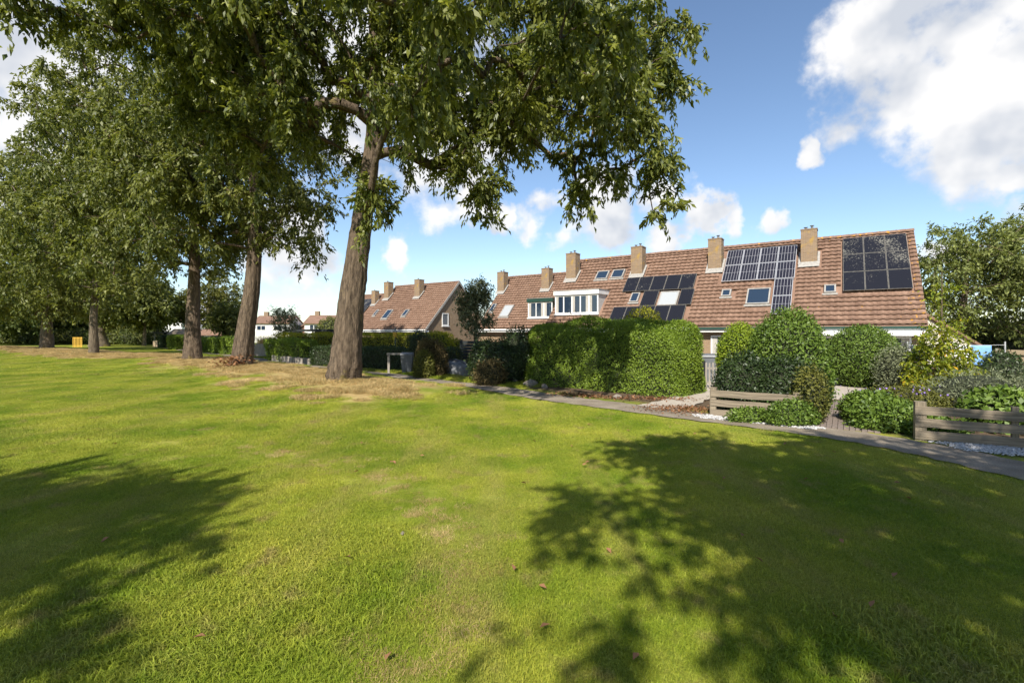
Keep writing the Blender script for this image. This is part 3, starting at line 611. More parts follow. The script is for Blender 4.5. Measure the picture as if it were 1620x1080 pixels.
skylight(h2, -2.68, -1.50, 1.24, 2.16, True); skylight(h2, -4.62, -4.05, 1.55, 2.18)
w = glazing(h2, -3.3, -.2, .1, 1.98, .40, 2, M['white'], 'patio_door', (), .09)
for k in range(30): MB().box(-3.15+k*.098, -3.10+k*.098, .352, .356, .2, 1.75).build('blind_slat', M['blind'], w)
MB().box(-5.0, -.05, -.30, .38, EAVE-.55, EAVE-.335).build('awning', M['white'], h2)
h3 = house('terraced house with wide white flat-roofed dormer and two small roof windows', O1, 3, cuts=[(-5.1, -4.43, 3.45, 4.3), (-4.7, -1.36, .85, 2.5), (-2.85, -1.85, 3.4, 4.05), (-1.65, -.7, 3.42, 4.1)], group='terraced houses')
skylight(h3, -2.80, -1.88, 3.40, 4.04); skylight(h3, -1.60, -.70, 3.42, 4.06)
def dormer(root, x0, x1, ly, z0, z1, mf, cheek, panes, top=.30, cur=()):
    yb = z1-EAVE+.1
    d = MB().prism([(ly, z0), (ly, z1-top), (yb-top, z1-top), (z0-EAVE, z0)], x0+.03, x1-.03).build('dormer', cheek, root)
    MB().box(x0-.06, x1+.06, ly-.16, yb, z1-top+.002, z1).build('dormer_roof', mf, d)
    MB().box(x0-.09, x1+.09, ly-.19, yb+.02, z1+.002, z1+.04).build('dormer_edging', M['lead'], d)
    glazing(d, x0+.02, x1-.02, z0+.06, z1-top-.01, ly-.01, panes, M['white'], 'dormer_window', cur, .085)
    MB().box(x0-.03, x1+.03, ly-.16, ly, z0-.04, z0+.055).build('window_sill', M['white'], d)
    return d
dormer(h3, -4.68, -1.36, .85, 3.30, 4.95, M['white'], M['pale'], 5, cur=(0, 2, 3, 4))
h4 = house('set-back terraced house with green-framed dormer window', O2, 0, cuts=[(-5.1, -4.43, 3.45, 4.3), (-5.7, -2.6, .8, 2.6)], gable_r=True, group='terraced houses')
dormer(h4, -5.0, -2.5, .83, 3.30, 5.02, M['darkgreen'], M['darkgreen'], 3, .3, (0, 1, 2))
h5 = house('set-back terraced house with pale-blinded roof window behind slender tree', O2, 1, cuts=[(-5.1, -4.43, 3.45, 4.3), (-3.2, -2.15, 1.0, 2.1), (-4.75, -4.25, 1.5, 2.3)], group='terraced houses')
skylight(h5, -3.2, -2.18, 1.0, 2.1, True); skylight(h5, -4.78, -4.3, 1.5, 2.28)
h6 = house('house with brown brick gable and small gable window', O3, 0, cuts=[(-5.1, -4.43, 3.45, 4.3), (-5.05, -4.4, 1.3, 2.05)], gable_r=True, caps=False, group='terraced houses', pots=1)
skylight(h6, -4.98, -4.35, 1.32, 2.05)
MB().prism([(-.1, EAVE-.30), (-.1, EAVE+.02), (DEP, EAVE+DEP+.12), (DEP, EAVE+DEP-.18)], .005, .05).build('verge_board', M['lead'], h6)
MB().prism([(2*DEP+.1, EAVE-.30), (2*DEP+.1, EAVE+.02), (DEP+.004, EAVE+DEP+.12), (DEP+.004, EAVE+DEP-.18)], .005, .05).build('verge_board', M['lead'], h6)
gw = MB().box(-.119, -.05, 2.5, 2.6, 2.75, 4.1).box(-.119, -.05, 3.4, 3.5, 2.75, 4.1).box(-.119, -.05, 2.6, 3.4, 2.75, 2.88).box(-.119, -.05, 2.6, 3.4, 4.0, 4.1).build('gable_window', M['white'], h6)
MB().box(-.119, -.09, 2.6, 3.4, 2.88, 4.0).build('pane', M['grey'], gw); MB().box(-.119, .02, 2.45, 3.55, 2.66, 2.745).build('window_sill', M['white'], gw)
h7 = house('house left of the brick gable with sloping skylight and chimney', O3, 1, cuts=[(-5.1, -4.43, 3.45, 4.3), (-2.85, -1.9, 1.05, 2.15), (-4.75, -4.3, 1.4, 2.2)], caps=False, group='terraced houses', pots=1)
skylight(h7, -2.85, -1.93, 1.08, 2.12); skylight(h7, -4.75, -4.35, 1.45, 2.18)
h8 = house('farther house with large dark solar array behind the thick trunk', O4, 1, cuts=[(-4.9, -.2, 1.5, 4.4)], caps=False, group='terraced houses', pots=1)
h9 = house('farther house with chimney rising behind the gabled block', O4, 0, caps=False, group='terraced houses', pots=1)
# solar arrays: one mounted array, its panels as parts
def solar(label, O, i, rects, mat, fr, rim=.025):
    p = np.array(O)-LX*HW*i; root = empty('solar_array', (p[0], p[1], 0), HANG, label=label, cat='solar panels')
    def plate(x0, x1, s0, s1, n0, n1): return MB().add([slope_pt(*q) for q in ((x0,s0,n0),(x1,s0,n0),(x1,s1,n0),(x0,s1,n0),(x0,s0,n1),(x1,s0,n1),(x1,s1,n1),(x0,s1,n1))], [(0,3,2,1),(4,5,6,7),(0,1,5,4),(1,2,6,5),(2,3,7,6),(3,0,4,7)])
    for x0, x1, a, b in rects:
        s0, s1 = a/C45+.01, b/C45-.01
        pl = plate(x0+.008, x1-.008, s0, s1, .14, .185).build('panel', M[fr], root)
        # the cell sheet carries its own frame of reference
        w_, h_ = x1-x0-.016-2*rim, s1-s0-2*rim
        me = MB().add([(0, 0, 0), (w_, 0, 0), (w_, h_, 0), (0, h_, 0)], [(0, 1, 2, 3)]).mesh('cell_sheet')
        o = link('cell_sheet', me, M[mat], pl); o.location = slope_pt(x0+.008+rim, s0+rim, .188); o.rotation_euler = (R(45), 0, 0)
        for k in (0, 1):
            pass
    for x0, x1, a, b in rects:
        for q in (.25, .75): plate(x0+.1, x1-.1, (a+(b-a)*q)/C45-.02, (a+(b-a)*q)/C45+.02, .03, .139).build('rail', M['alu'], root)
    return root
def grid(x0, x1, nx_, y0, y1, ny_):
    return [(x0+(x1-x0)*i/nx_, x0+(x1-x0)*(i+1)/nx_, y0+(y1-y0)*j/ny_, y0+(y1-y0)*(j+1)/ny_) for i in range(nx_) for j in range(ny_)]
solar('nine lichen-speckled black solar panels in a square on the end roof', O1, 0, grid(-3.22, -.36, 3, 1.70, 4.95, 3), 'pan_b', 'pframe', .02)
solar('solar panels with white cell lines and silver frames beside chimney', O1, 1, grid(-4.25, -.37, 4, 2.62, 4.80, 2)+grid(-1.37, -.42, 1, .52, 2.61, 2), 'pan_c', 'alu', .03)
solar('blotchy black solar panels laid around a white roof window', O1, 2, grid(-5.35, -.72, 5, 2.27, 3.31, 1)+[(-3.80, -2.80, 1.22, 2.25), (-1.42, -.60, 1.22, 2.25)]+grid(-5.5, -.85, 5, .14, 1.2, 1), 'pan_b', 'pframe', .02)
solar('dark solar panels covering a far roof past the thick trunk', O4, 1, grid(-4.9, -.3, 4, 1.5, 4.4, 2), 'pan_b', 'pframe', .02)
# far houses beyond the gardens
def far_house(label, x, y, w, d, h, rh, wall, roofm, rz=0., chim=True, wins=(), flat=False, name='far_house'):
    root = empty(name, (x, y, 0), rz, label=label, cat='house')
    if flat:
        MB().box(-w/2, w/2, 0, d, -.05, h).build('wall', wall, root); MB().box(-w/2-.1, w/2+.1, -.1, d+.1, h+.003, h+.18).build('roof_edge', M['white'], root)
    else:
        MB().prism([(0, -.05), (0, h), (d/2, h+rh), (d, h), (d, -.05)], -w/2, w/2).build('wall', wall, root)
        r = MB().prism([(-.3, h-.18), (-.3, h-.02), (d/2, h+rh+.22), (d+.3, h-.02), (d+.3, h-.18), (d/2, h+rh+.03)], -w/2-.2, w/2+.2).build('roof', roofm, root)
        if chim: MB().box(-w/2+.8, -w/2+1.6, d/2-.3, d/2+.5, h+rh-.6, h+rh+1.0).build('chimney', M['chim'], r)
    for a, b, z0, z1 in wins: glazing(root, a, b, z0, z1, -.002, 2, M['white'], 'window', (), .1)
    return root
def px(x, y_depth): return (x-810)/765*y_depth
far_house('white rendered far house with brown tile roof left of brick gable', px(428, 95), 95, 7, 8, 3.9, 1.3, M['white'], M['tile'], .1, True, ((-2.6, -.9, 2.4, 3.4), (.6, 2.2, 2.4, 3.4)))
far_house('far red brick house with gable end and dark panel roof', px(478, 100), 100, 6, 8, 3.4, 1.9, M['redbrick'], M['tile'], -1.1, False, ((-1.5, 0, 2, 3.1),))
far_house('far house with white boxy dormer and brown roof', px(512, 92), 92, 7, 8, 3.8, 1.4, M['white'], M['tile'], .1, True, ((-2.6, -1.0, 2.5, 3.5),))
far_house('small far white house half hidden behind tall trunk', px(262, 120), 120, 7, 8, 5.0, 2.2, M['white'], M['tile'], .3, False)
far_house('low pale garage with sloping gable beyond the washing', 21.2, 34, 6, 9.0, 1.0, 2.5, M['cream'], M['tile'], -math.pi/2, False, name='garage')
# outbuildings
def shed(label, x, y, w, d, h, wall, roofm, rz=0., name='garden_shed', rh=.5):
    root = empty(name, (x, y, H1(x, y)), rz, label=label, cat='shed')
    MB().prism([(0, -.05), (0, h), (d/2, h+rh), (d, h), (d, -.05)], -w/2, w/2).build('wall', wall, root)
    MB().prism([(-.2, h-.14), (-.2, h-.05), (d/2, h+rh+.12), (d+.2, h-.05), (d+.2, h-.14), (d/2, h+rh+.03)], -w/2-.15, w/2+.15).build('roof', roofm, root)
    MB().box(-.4, .4, -.03, .0, 0, 1.8).build('door', M['white'], root)
    return root
shed('tan wooden shed with white door between trunk and clipped hedge', px(283, 62), 62, 2.6, 2.4, 1.9, M['wood3'], M['wood'])
shed('dark green shed with brown roof behind clipped hedges', px(329, 58), 58, 3.2, 2.6, 1.8, M['darkgreen'], M['tile'], .2)
def carport(label, a, b, dep, h):
    a = np.array(a); b = np.array(b); ang = math.atan2(*(b-a)[::-1]); ln = float(np.linalg.norm(b-a)); root = empty('flat_roof_shelter', (a[0], a[1], 0), ang, label=label, cat='shelter')
    MB().box(0, ln, -.2, dep, h, h+.22).build('roof', M['darkwood'], root)
    for x in (.1, ln-.25):
        for y in (0, dep-.3): MB().box(x, x+.13, y, y+.13, -.02, h-.002).build('post', M['wood2'], root)
    MB().box(.3, ln-.3, dep-.14, dep-.06, 0, h-.002).build('back_wall', M['wood2'], root)
    return root
carport('long low shelter with flat dark roof behind the clipped hedges', (px(458, 50), 50), (px(528, 47), 47), 3, 2.15)
carport('small open shelter with grey roof at the far end of path', (px(243, 78), 78), (px(259, 77), 77), 2.5, 1.9)
# ------------------------------------------------------------ trees
LGRP = 'tall row trees on the lawn'
def bl(px_, py_, Y, r, loc, rz=None, ry=None, w=None):
    """crown mass at a real distance Y, given relative to the tree foot"""
    X = (px_-810)/765*Y; Z = 2.1+(525-py_)/765*Y; t = (X-loc[0], Y-loc[1], Z-.3, r, ry or r, rz or r)
    return t+((w,) if w else ())
def cw(l, k): return [tuple(b[:6])+(b[3]*b[4]*b[5]*k,) for b in l]
t1b = cw([bl(900, 60, 17, 2.2, T1), bl(1015, 85, 16.5, 1.9, T1), bl(985, 190, 16.5, 1.35, T1), bl(1025, 265, 16.5, .85, T1, 1.5), bl(1040, 335, 16.3, .8, T1, 1.1), bl(900, 320, 16.3, .6, T1, .9), bl(975, 290, 16, .6, T1, 1.0), bl(905, 255, 16, 1.0, T1, 1.3), bl(762, 265, 17, .85, T1, 1.5), bl(760, 335, 17, .65, T1, .9),
       bl(690, 220, 17.5, 1.5, T1), bl(565, 275, 14.6, .8, T1, 1.0), bl(522, 360, 14.8, .55, T1, .7), bl(590, 320, 16, .8, T1), bl(820, 150, 17, 1.9, T1), bl(650, 90, 17, 2.3, T1), bl(950, 140, 14, 1.3, T1), bl(800, 90, 13, 1.4, T1), bl(650, 150, 12, 1.1, T1)], 1.5)
t1b += cw([bl(470, 130, 16.5, 2.2, T1), bl(320, 120, 17, 1.8, T1), bl(380, 230, 18, 1.5, T1), bl(60, 5, 13.5, 1.1, T1), bl(160, 10, 14.5, 1.4, T1), bl(330, 0, 15, 1.9, T1), (4.5, -8, 10.2, 2.4, 1.7, 1.2), (7.2, -8.2, 10.4, 2.0, 1.6, 1.2), (4.2, -7.4, 7.9, 1.2, 1.1, .7), (8, -6.4, 8.6, 1.3, 1.2, .8), (2.3, -9.2, 9.2, 1.6, 1.1, .7), (5.2, -9.6, 9.3, 1.6, 1.0, .7), (2.6, -10.8, 8.9, 1.7, .8, .5), (5.0, -10.7, 8.9, 1.5, .7, .5)], 1.0)  # near crown masses, mostly above the view, added to shade hedge and lawn
t1b += cw([(0, 0, 15, 5.5, 5, 3.5), (5, -1, 13.5, 3.5, 3.5, 2.2), (-5, -1, 13.5, 3.5, 3.5, 2.2), (1, -5.5, 11.8, 3, 2.6, 1.8), (-3.5, -5, 12, 3, 2.6, 1.8), (1, 4, 11.5, 3.5, 2.5, 2.8), (-4, 3.5, 11, 3, 2.5, 2.5), (5, 3, 11, 2.8, 2.5, 2.5)], .5)
make_tree('thick leaning trunk tree with drooping branches over the hedge', T1, [(0, 0, 0), (.14, 0, 1.6), (.38, .05, 3.8), (.68, .1, 6.2), (1.0, .1, 8.5), (1.1, 0, 11), (1.0, 0, 14.5)], .54, t1b, 1040, 165, (.235, .38), M['l_big'], M['bark'], 3, LGRP, droop=.6, spread=.78, zmin=5.0, flare=1.04, kpipe=.012)
make_tree('tree with curved rough trunk and dead brown leaves at its foot', T2, [(-.35, 0, 0), (-.1, 0, 2), (.25, 0, 4.5), (.4, 0, 8), (.2, 0, 12), (0, 0, 16)], .50, [(0, 0, 12, 5.2, 5.2, 5.5), (2.2, -1, 8, 2.6, 2.8, 2.5), (-2.5, -1, 8.5, 3, 3, 2.6), (3.2, 0, 6.2, 1.2, 1.4, 1.1), (0, 0, 17, 4.5, 4.5, 4), (-3.5, 0, 12, 4, 4, 4)], 480, 150, (.235, .42), M['l_mid'], M['bark'], 4, LGRP, droop=.6, spread=.95, zmin=4.6)
make_tree('straight trunk tree on straw mound left of curved trunk', T3, [(0, 0, 0), (0, 0, 2.5), (.1, 0, 6), (0, 0, 10), (0, 0, 15)], .48, [(0, 0, 11.5, 6, 6, 6), (-3, -2, 7.5, 3.5, 3.5, 2.6), (2.6, -1, 6.6, 2, 2, 1.4), (-3.4, -2, 5.6, 1.8, 2, 1.2), (0, 0, 18, 5.5, 5.5, 4), (-5, -1, 12, 4, 4, 4.5), (-4.5, -1, 17, 4, 4, 3)], 510, 150, (.25, .44), M['l_mid'], M['bark'], 5, LGRP, droop=.55, spread=1.05, zmin=5.0)
make_tree('slimmer pale trunk tree on the far dry grass mound', T4, [(0, 0, 0), (0, 0, 3), (.2, 0, 7), (0, 0, 11), (0, 0, 16)], .31, [(0, 0, 12, 6.5, 6.5, 7.5), (-3, -2, 6.5, 4, 4, 2.6), (3, -1, 6.2, 3.5, 3.5, 2.2), (0, 0, 18, 6, 6, 4), (4, 0, 13, 4, 4, 5), (-5, 0, 11, 4.5, 4.5, 5)], 460, 150, (.28, .46), M['l_mid'], M['bark2'], 6, LGRP, droop=.45, spread=1.2, zmin=4.2, sides=20)
make_tree('low-crowned tree on dry mound near the yellow gate', T5, [(0, 0, 0), (0, 0, 3), (.2, 0, 7), (0, 0, 11), (0, 0, 16)], .55, [(0, 0, 11, 8, 8, 8), (-3, -2, 5.5, 5, 4, 2.4), (3, -1, 5.8, 4, 4, 2.2), (0, 0, 17, 6, 6, 4), (-6, 0, 9, 5, 5, 6), (6, 0, 9, 5, 5, 6)], 420, 140, (.35, .5), M['l_mid'], M['bark2'], 8, LGRP, droop=.4, spread=1.4, zmin=3.6, sides=20)
# trees standing behind and beside the viewpoint, which shade the lawn
make_tree('full broadleaf tree behind the lawn viewpoint, shading the right lawn', (5.5, -4.5), [(0, 0, 0), (0, 0, 3), (.2, 0, 7), (0, 0, 12)], .45, [(-4.9, 3.2, 9, 1.7, 1.5, 1.2), (-6.6, .6, 9, 1.5, 1.2, .8), (-6.3, -1.6, 9, 1.5, 1.0, .7), (-1.5, 2, 9, 3.0, 2.4, 1.6), (1.7, 1, 9, 3.4, 3, 1.8), (-4.3, -.6, 9, 2.1, 1.8, 1.2), (-1, -2, 9, 2.8, 2.4, 1.6), (3, -2.5, 9, 3.2, 3, 2), (-5.2, 1.2, 9, 1.4, 1.2, .9), (-4.8, -2.3, 9, 1.5, 1.2, .8), (5.5, 1, 9, 3, 3, 2)], 980, 95, (.25, .4), M['l_mid'], M['bark'], 21, LGRP, droop=.4, spread=.85, zmin=4)
make_tree('full broadleaf tree behind the lawn viewpoint, shading the left lawn', (-11.0, -4.4), [(0, 0, 0), (0, 0, 3), (.2, 0, 7), (0, 0, 12)], .45, [(0, 0, 9.0, 4.6, 2.4, 1.8), (2.6, .2, 8.6, 2.4, 1.3, 1.2), (-3, 0, 8, 3, 2.4, 2.4), (4.2, -2.2, 8.5, 1.4, 1.1, .9, 6)], 460, 80, (.27, .4), M['l_mid'], M['bark'], 22, LGRP, droop=.4, spread=.8, zmin=4)
# far wood on the left: single trees
FG = 'trees of the far wood'
fars = [(-8, 74, 9, 15, 'l_far'), (25, 88, 8, 13, 'l_far'), (60, 96, 8, 14, 'l_olive'), (100, 86, 7, 11, 'l_far'), (157, 70, 8, 17, 'l_mid'), (128, 104, 8, 12, 'l_olive'), (188, 98, 8, 12, 'l_far'), (214, 92, 6, 9, 'l_olive'), (228, 72, 5.5, 11, 'l_mid'), (241, 84, 6, 10, 'l_far')]
fl = ['broad dark tree at the outer end of the far wood', 'dark round-topped tree deep in the far wood', 'olive green tree between darker trees of the far wood', 'mid green tree behind the yellow gate', 'massive flared trunk tree behind the slim pale trunk', 'olive tree beyond the yellow gate', 'dark tree filling the far wood beside flared trunk', 'short olive tree low in the far wood', 'thin straight trunk tree beside the far path', 'thin trunk tree next to the open shelter']
for k, ((x, Y, r, h, m), lb) in enumerate(zip(fars, fl)):
    tr = .75 if k == 4 else (.22 if k in (8, 9) else .32); zb = 3.2 if k in (4, 8, 9) else 1.2
    make_tree(lb, (px(x, Y), Y), [(0, 0, 0), (.1, 0, h*.3), (0, .1, h*.6), (0, 0, h*.85)], tr, [(0, 0, (h+zb)/2, r*.72, r*.72, (h-zb)/2), (r*.35, -1, zb+(h-zb)*.3, r*.5, r*.5, (h-zb)*.25), (-r*.35, -1, zb+(h-zb)*.35, r*.5, r*.5, (h-zb)*.28)], 190, 60, (.52, .55), M[m], M['bark2'], 40+k, FG, droop=.35, spread=1.5, sides=14, zmin=zb, flare=1.8 if k == 4 else 1.3)
make_tree('olive green tall tree behind the straight trunk', (px(330, 80), 80), [(0, 0, 0), (0, 0, 4), (0, 0, 8), (0, 0, 11)], .3, [(0, 0, 7, 5, 4, 4.6), (3.4, 0, 8.2, 2.6, 2.6, 2.8), (-4, 0, 5.6, 2.6, 2.6, 2.6)], 200, 60, (.42, .5), M['l_olive'], M['bark2'], 61, droop=.2, spread=1.3, sides=14, zmin=2)
make_tree('round bright green garden tree between the two big trunks', (px(362, 56), 56), [(0, 0, 0), (0, 0, 1.5), (0, 0, 3), (0, 0, 4.5)], .14, [(0, 0, 3.7, 1.9, 1.9, 1.9)], 150, 50, (.3, .55), M['l_mid'], M['bark2'], 62, droop=.2, spread=.8, sides=12, zmin=1.2)
make_tree('slender airy tree in front of the far white houses', (px(450, 44), 44), [(0, 0, 0), (0, 0, 1.5), (.1, 0, 3), (0, 0, 4.2)], .09, [(0, 0, 2.9, 1.2, 1.1, 1.5), (.2, 0, 4.0, .6, .6, .8)], 80, 38, (.17, .5), M['l_grey'], M['bark2'], 63, droop=.1, spread=.6, sides=10, zmin=1.0, kpipe=.008)
make_tree('slender upright tree in front of the set-back roofs', (px(752, 31), 31), [(0, 0, 0), (0, 0, 1.6), (.05, 0, 3.4), (0, 0, 5.0)], .12, [(0, 0, 3.3, 1.15, 1.1, 1.5), (.1, 0, 4.6, .8, .8, 1.1), (-.6, 0, 4.0, .6, .6, .8), (.7, 0, 4.6, .5, .5, .8)], 190, 60, (.14, .5), M['l_grey'], M['bark2'], 64, droop=.05, spread=.5, sides=10, zmin=1.3, kpipe=.007)
make_tree('large airy tree beyond the end terrace house', (33.5, 36), [(0, 0, 0), (0, 0, 3), (.3, 0, 6), (.4, 0, 9)], .32, [(0, 0, 7, 4.6, 4, 3.6), (-3.2, -.5, 5.6, 2.2, 2.2, 2.2), (3.2, 0, 8, 3.4, 3, 3.2), (5.5, -2, 6, 3, 3, 3.5), (-.5, 0, 3.6, 3.4, 2.2, 1.6), (7, 0, 9.5, 3, 3, 3), (-3.4, 0, 4.4, 2.2, 2, 2)], 420, 66, (.27, .45), M['l_ash'], M['bark2'], 65, droop=.3, spread=.9, sides=16, zmin=2.2)
make_tree('second airy tree rising behind the tan board fence', (44, 40), [(0, 0, 0), (0, 0, 3), (.3, 0, 7), (.4, 0, 10)], .34, [(0, 0, 8, 4.6, 4, 4.5), (-4, -1, 5.0, 3.4, 3, 3), (3, 0, 5, 4, 3, 3), (-5, 0, 2.6, 3, 2, 1.6)], 200, 60, (.30, .45), M['l_ash'], M['bark2'], 67, droop=.3, spread=1.0, sides=16, zmin=2.0)
make_tree('young yellowing tree in the garden by the blue towel', (px(1490, 15.0), 15.0), [(0, 0, 0), (.02, 0, 1.2), (0, 0, 2.6), (0, 0, 4.0)], .045, [(0, 0, 1.2, .95, .9, .75), (0, 0, 2.1, .6, .6, .6), (0, 0, 3.0, .38, .38, .7), (.1, 0, .7, 1.0, .9, .5)], 170, 42, (.115, .5), M['l_yellow'], M['bark2'], 66, droop=.3, spread=.36, sides=10, zmin=.5, kpipe=.005)
# ------------------------------------------------------------ hedges and shrubs
hedge('large rounded bright green hedge beside the footpath', (.9, 20.6), (6.35, 16.2), 2.5, 2.55, 95000, .064, M['l_hedge'], 1, rnd=1.15, lumpy=.17)
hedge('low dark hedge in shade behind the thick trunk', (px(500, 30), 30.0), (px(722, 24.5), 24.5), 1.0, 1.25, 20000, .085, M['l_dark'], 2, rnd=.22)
hedge('long bright yellow-green hedge behind the low dark hedge', (px(440, 41), 41), (px(712, 33), 33), 1.1, 1.95, 30000, .10, M['l_gold'], 3, rnd=.3)  # yellow-green privet; the golden leaf colour also stands in for sunlight
hedge('clipped green hedge bulging over the low timber wall', (px(432, 36), 36), (px(490, 31.5), 31.5), 1.5, 1.5, 13000, .1, M['l_hedge'], 4, rnd=.5, lumpy=.12, z0=.12)
for k, (x, Y, w_, h_) in enumerate(((283, 58, 1.6, 1.7), (335, 50, 1.8, 1.5), (352, 48, 1.5, 1.45), (371, 46, 1.7, 1.6), (265, 64, 1.2, 1.6))):
    hedge(('square clipped hedge beside the tan shed', 'loose clipped hedge in front of green shed', 'clipped hedge block under the round garden tree', 'clipped hedge block left of the curved trunk', 'dark square hedge beside the low far wall')[k], (px(x, Y)-w_/2, Y), (px(x, Y)+w_/2, Y-.8), 1.3, h_, 5000, .13, M['l_dark' if k == 4 else 'l_hedge'], 10+k, rnd=.22, group='clipped far hedges')
shrub('golden conifer top showing over the big hedge', (px(1015, 19.2), 19.2), [(0, 0, 1.6, .95, .8, 1.45)], 6500, .085, M['l_gold'], 1)
shrub('rounded golden shrub between brick gable and dry bush', (px(692, 29), 29), [(0, 0, 1.0, .95, .9, 1.15), (.6, 0, .8, .6, .6, .8)], 7000, .09, M['l_gold'], 2)
shrub('small pale golden bush under the slender upright tree', (px(722, 30), 30), [(0, 0, .75, .7, .6, .9)], 4000, .09, M['l_gold'], 3)
shrub('dark rounded conifer beside the lamp post', (px(665, 25.5), 25.5), [(0, 0, 1.0, .75, .7, 1.15)], 6500, .08, M['l_dark'], 4)
shrub('brown dry twiggy bush between grey bin and upturned boat', (px(682, 22.6), 22.6), [(-.1, 0, .7, .6, .55, .95), (.28, 0, .7, .48, .5, .85)], 8500, .085, M['l_brown'], 5, fuzz=.3, lumpy=.15)
shrub('olive loose bush right beside the grey bin', (px(671, 21.9), 21.9), [(0, 0, .5, .42, .4, .68)], 4500, .085, M['l_olive'], 6, fuzz=.25)
shrub('dark spreading shrub between boat and big hedge', (px(790, 19.6), 19.6), [(0, 0, .75, 1.0, .8, .95), (.7, .3, 1.1, .8, .8, 1.1), (-.6, .5, .8, .7, .7, .9)], 11000, .095, M['l_dark'], 7, fuzz=.2, lumpy=.14)
shrub('reddish brown low bush in front of the dark shrub', (px(775, 18.6), 18.6), [(0, 0, .4, .6, .45, .55)], 3500, .085, M['l_brown'], 8, fuzz=.25)
shrub('thin dark twiggy shrub rising above the big hedge', (px(905, 20.5), 20.5), [(0, 0, 2.35, .55, .4, .65), (0, 0, 1.2, .4, .4, 1.2)], 520, .1, M['l_brown'], 9, core=0, stem=True, layers=.7)
shrub('bright golden green conifer behind left garden fence', (px(1172, 14.9), 14.9), [(0, 0, 1.1, .68, .7, 1.28)], 11000, .075, M['l_lime'], 10)
shrub('tall dark laurel bush behind the ivy-covered fence', (px(1247, 13.4), 13.4), [(0, 0, 1.35, .95, .9, 1.35), (.15, -.2, .7, .85, .8, .9)], 20000, .085, M['l_laurel'], 11, fuzz=.12)
shrub('ivy mass climbing over the left fence from behind', (px(1185, 12.3), 12.35), [(-.1, 0, .75, .8, .5, .75), (.75, -.25, .65, .75, .5, .8), (1.2, -.6, .5, .42, .4, .7)], 16000, .075, M['l_dark'], 12, name='ivy_mass', cat='ivy', fuzz=.18, lumpy=.14)
shrub('ivy spilling over the front of the left fence', (px(1250, 10.85), 10.85), [(.05, 0, .22, .55, .28, .34), (-.65, .45, .12, .5, .25, .2)], 5500, .07, M['l_laurel'], 13, name='ivy_mass', cat='ivy', fuzz=.2)
shrub('olive twiggy plant at the gap end of left fence', (px(1283, 11.1), 11.1), [(0, 0, .65, .34, .34, .6)], 3500, .07, M['l_olive'], 14, fuzz=.3)
shrub('neat round laurel ball in front of the end house', (px(1365, 18.4), 18.4), [(0, 0, 1.1, 1.2, 1.15, 1.25)], 20000, .085, M['l_laurel'], 15, name='round_bush', lumpy=.04)
shrub('dark green ground ivy beside the right fence post', (px(1412, 10.2), 10.2), [(.15, .3, .2, .72, .55, .42), (.55, -.45, .1, .55, .3, .26), (.25, 1.0, .25, .55, .6, .42)], 13000, .085, M['l_laurel'], 16, name='ground_ivy', cat='ivy', fuzz=.2, lumpy=.15)
shrub('low flowering geranium clump in front of yellowing tree', (px(1425, 12.4), 12.4), [(0, 0, .25, 1.1, .7, .42)], 7500, .075, M['l_olive'], 17, name='geranium_clump', cat='plant', fuzz=.2)
shrub('grey leaved airy bush beside the round laurel ball', (px(1425, 16.5), 16.5), [(0, 0, .75, .75, .6, .85)], 5500, .075, M['l_grey'], 18, fuzz=.3)
shrub('leafy green hydrangea behind the right fence', (px(1585, 10.2), 10.2), [(0, 0, .42, .75, .45, .45), (1.2, -.4, .45, .8, .5, .5), (2.4, -.9, .45, .8, .5, .5)], 8500, .13, M['l_laurel'], 19, fuzz=.2, aspect=.6)
shrub('pale feathery plants between yellowing tree and right fence', (px(1545, 12.6), 12.6), [(0, 0, .45, 1.3, .6, .6), (1.8, -.3, .5, 1.2, .6, .65)], 8500, .11, M['l_grey'], 20, fuzz=.35, aspect=.2)
shrub('dark bush under the blue towel', (px(1582, 17.5), 17.5), [(0, 0, .6, .8, .6, .75)], 4500, .09, M['l_dark'], 21, fuzz=.2)
hedge('tall rough hedge beyond the garage and airy trees', (30, 46), (62, 38), 2.5, 3.2, 16000, .3, M['l_far'], 41, rnd=.8, lumpy=.4)
shrub('round green garden bush beside the white far dormer', (px(524, 60), 60), [(0, 0, 1.6, 2.0, 1.6, 2.3)], 4500, .2, M['l_mid'], 22)
for k, x in enumerate((25, 62, 100, 175, 200, 225)):
    shrub(('low thicket at the outer edge of the far wood', 'low thicket behind the low-crowned tree', 'low thicket behind the yellow gate', 'bramble thicket right of the flared trunk', 'green bramble thicket at the wood edge', 'bramble thicket beside the thin trunks')[k], (px(x, 82), 82), [(-2, 0, .9, 2.6, 1.5, 1.4), (2, .5, 1.0, 2.6, 1.5, 1.6)], 4500, .3, M['l_far' if k % 2 else 'l_mid'], 30+k, name='thicket', group='thickets along the far wood', fuzz=.2)
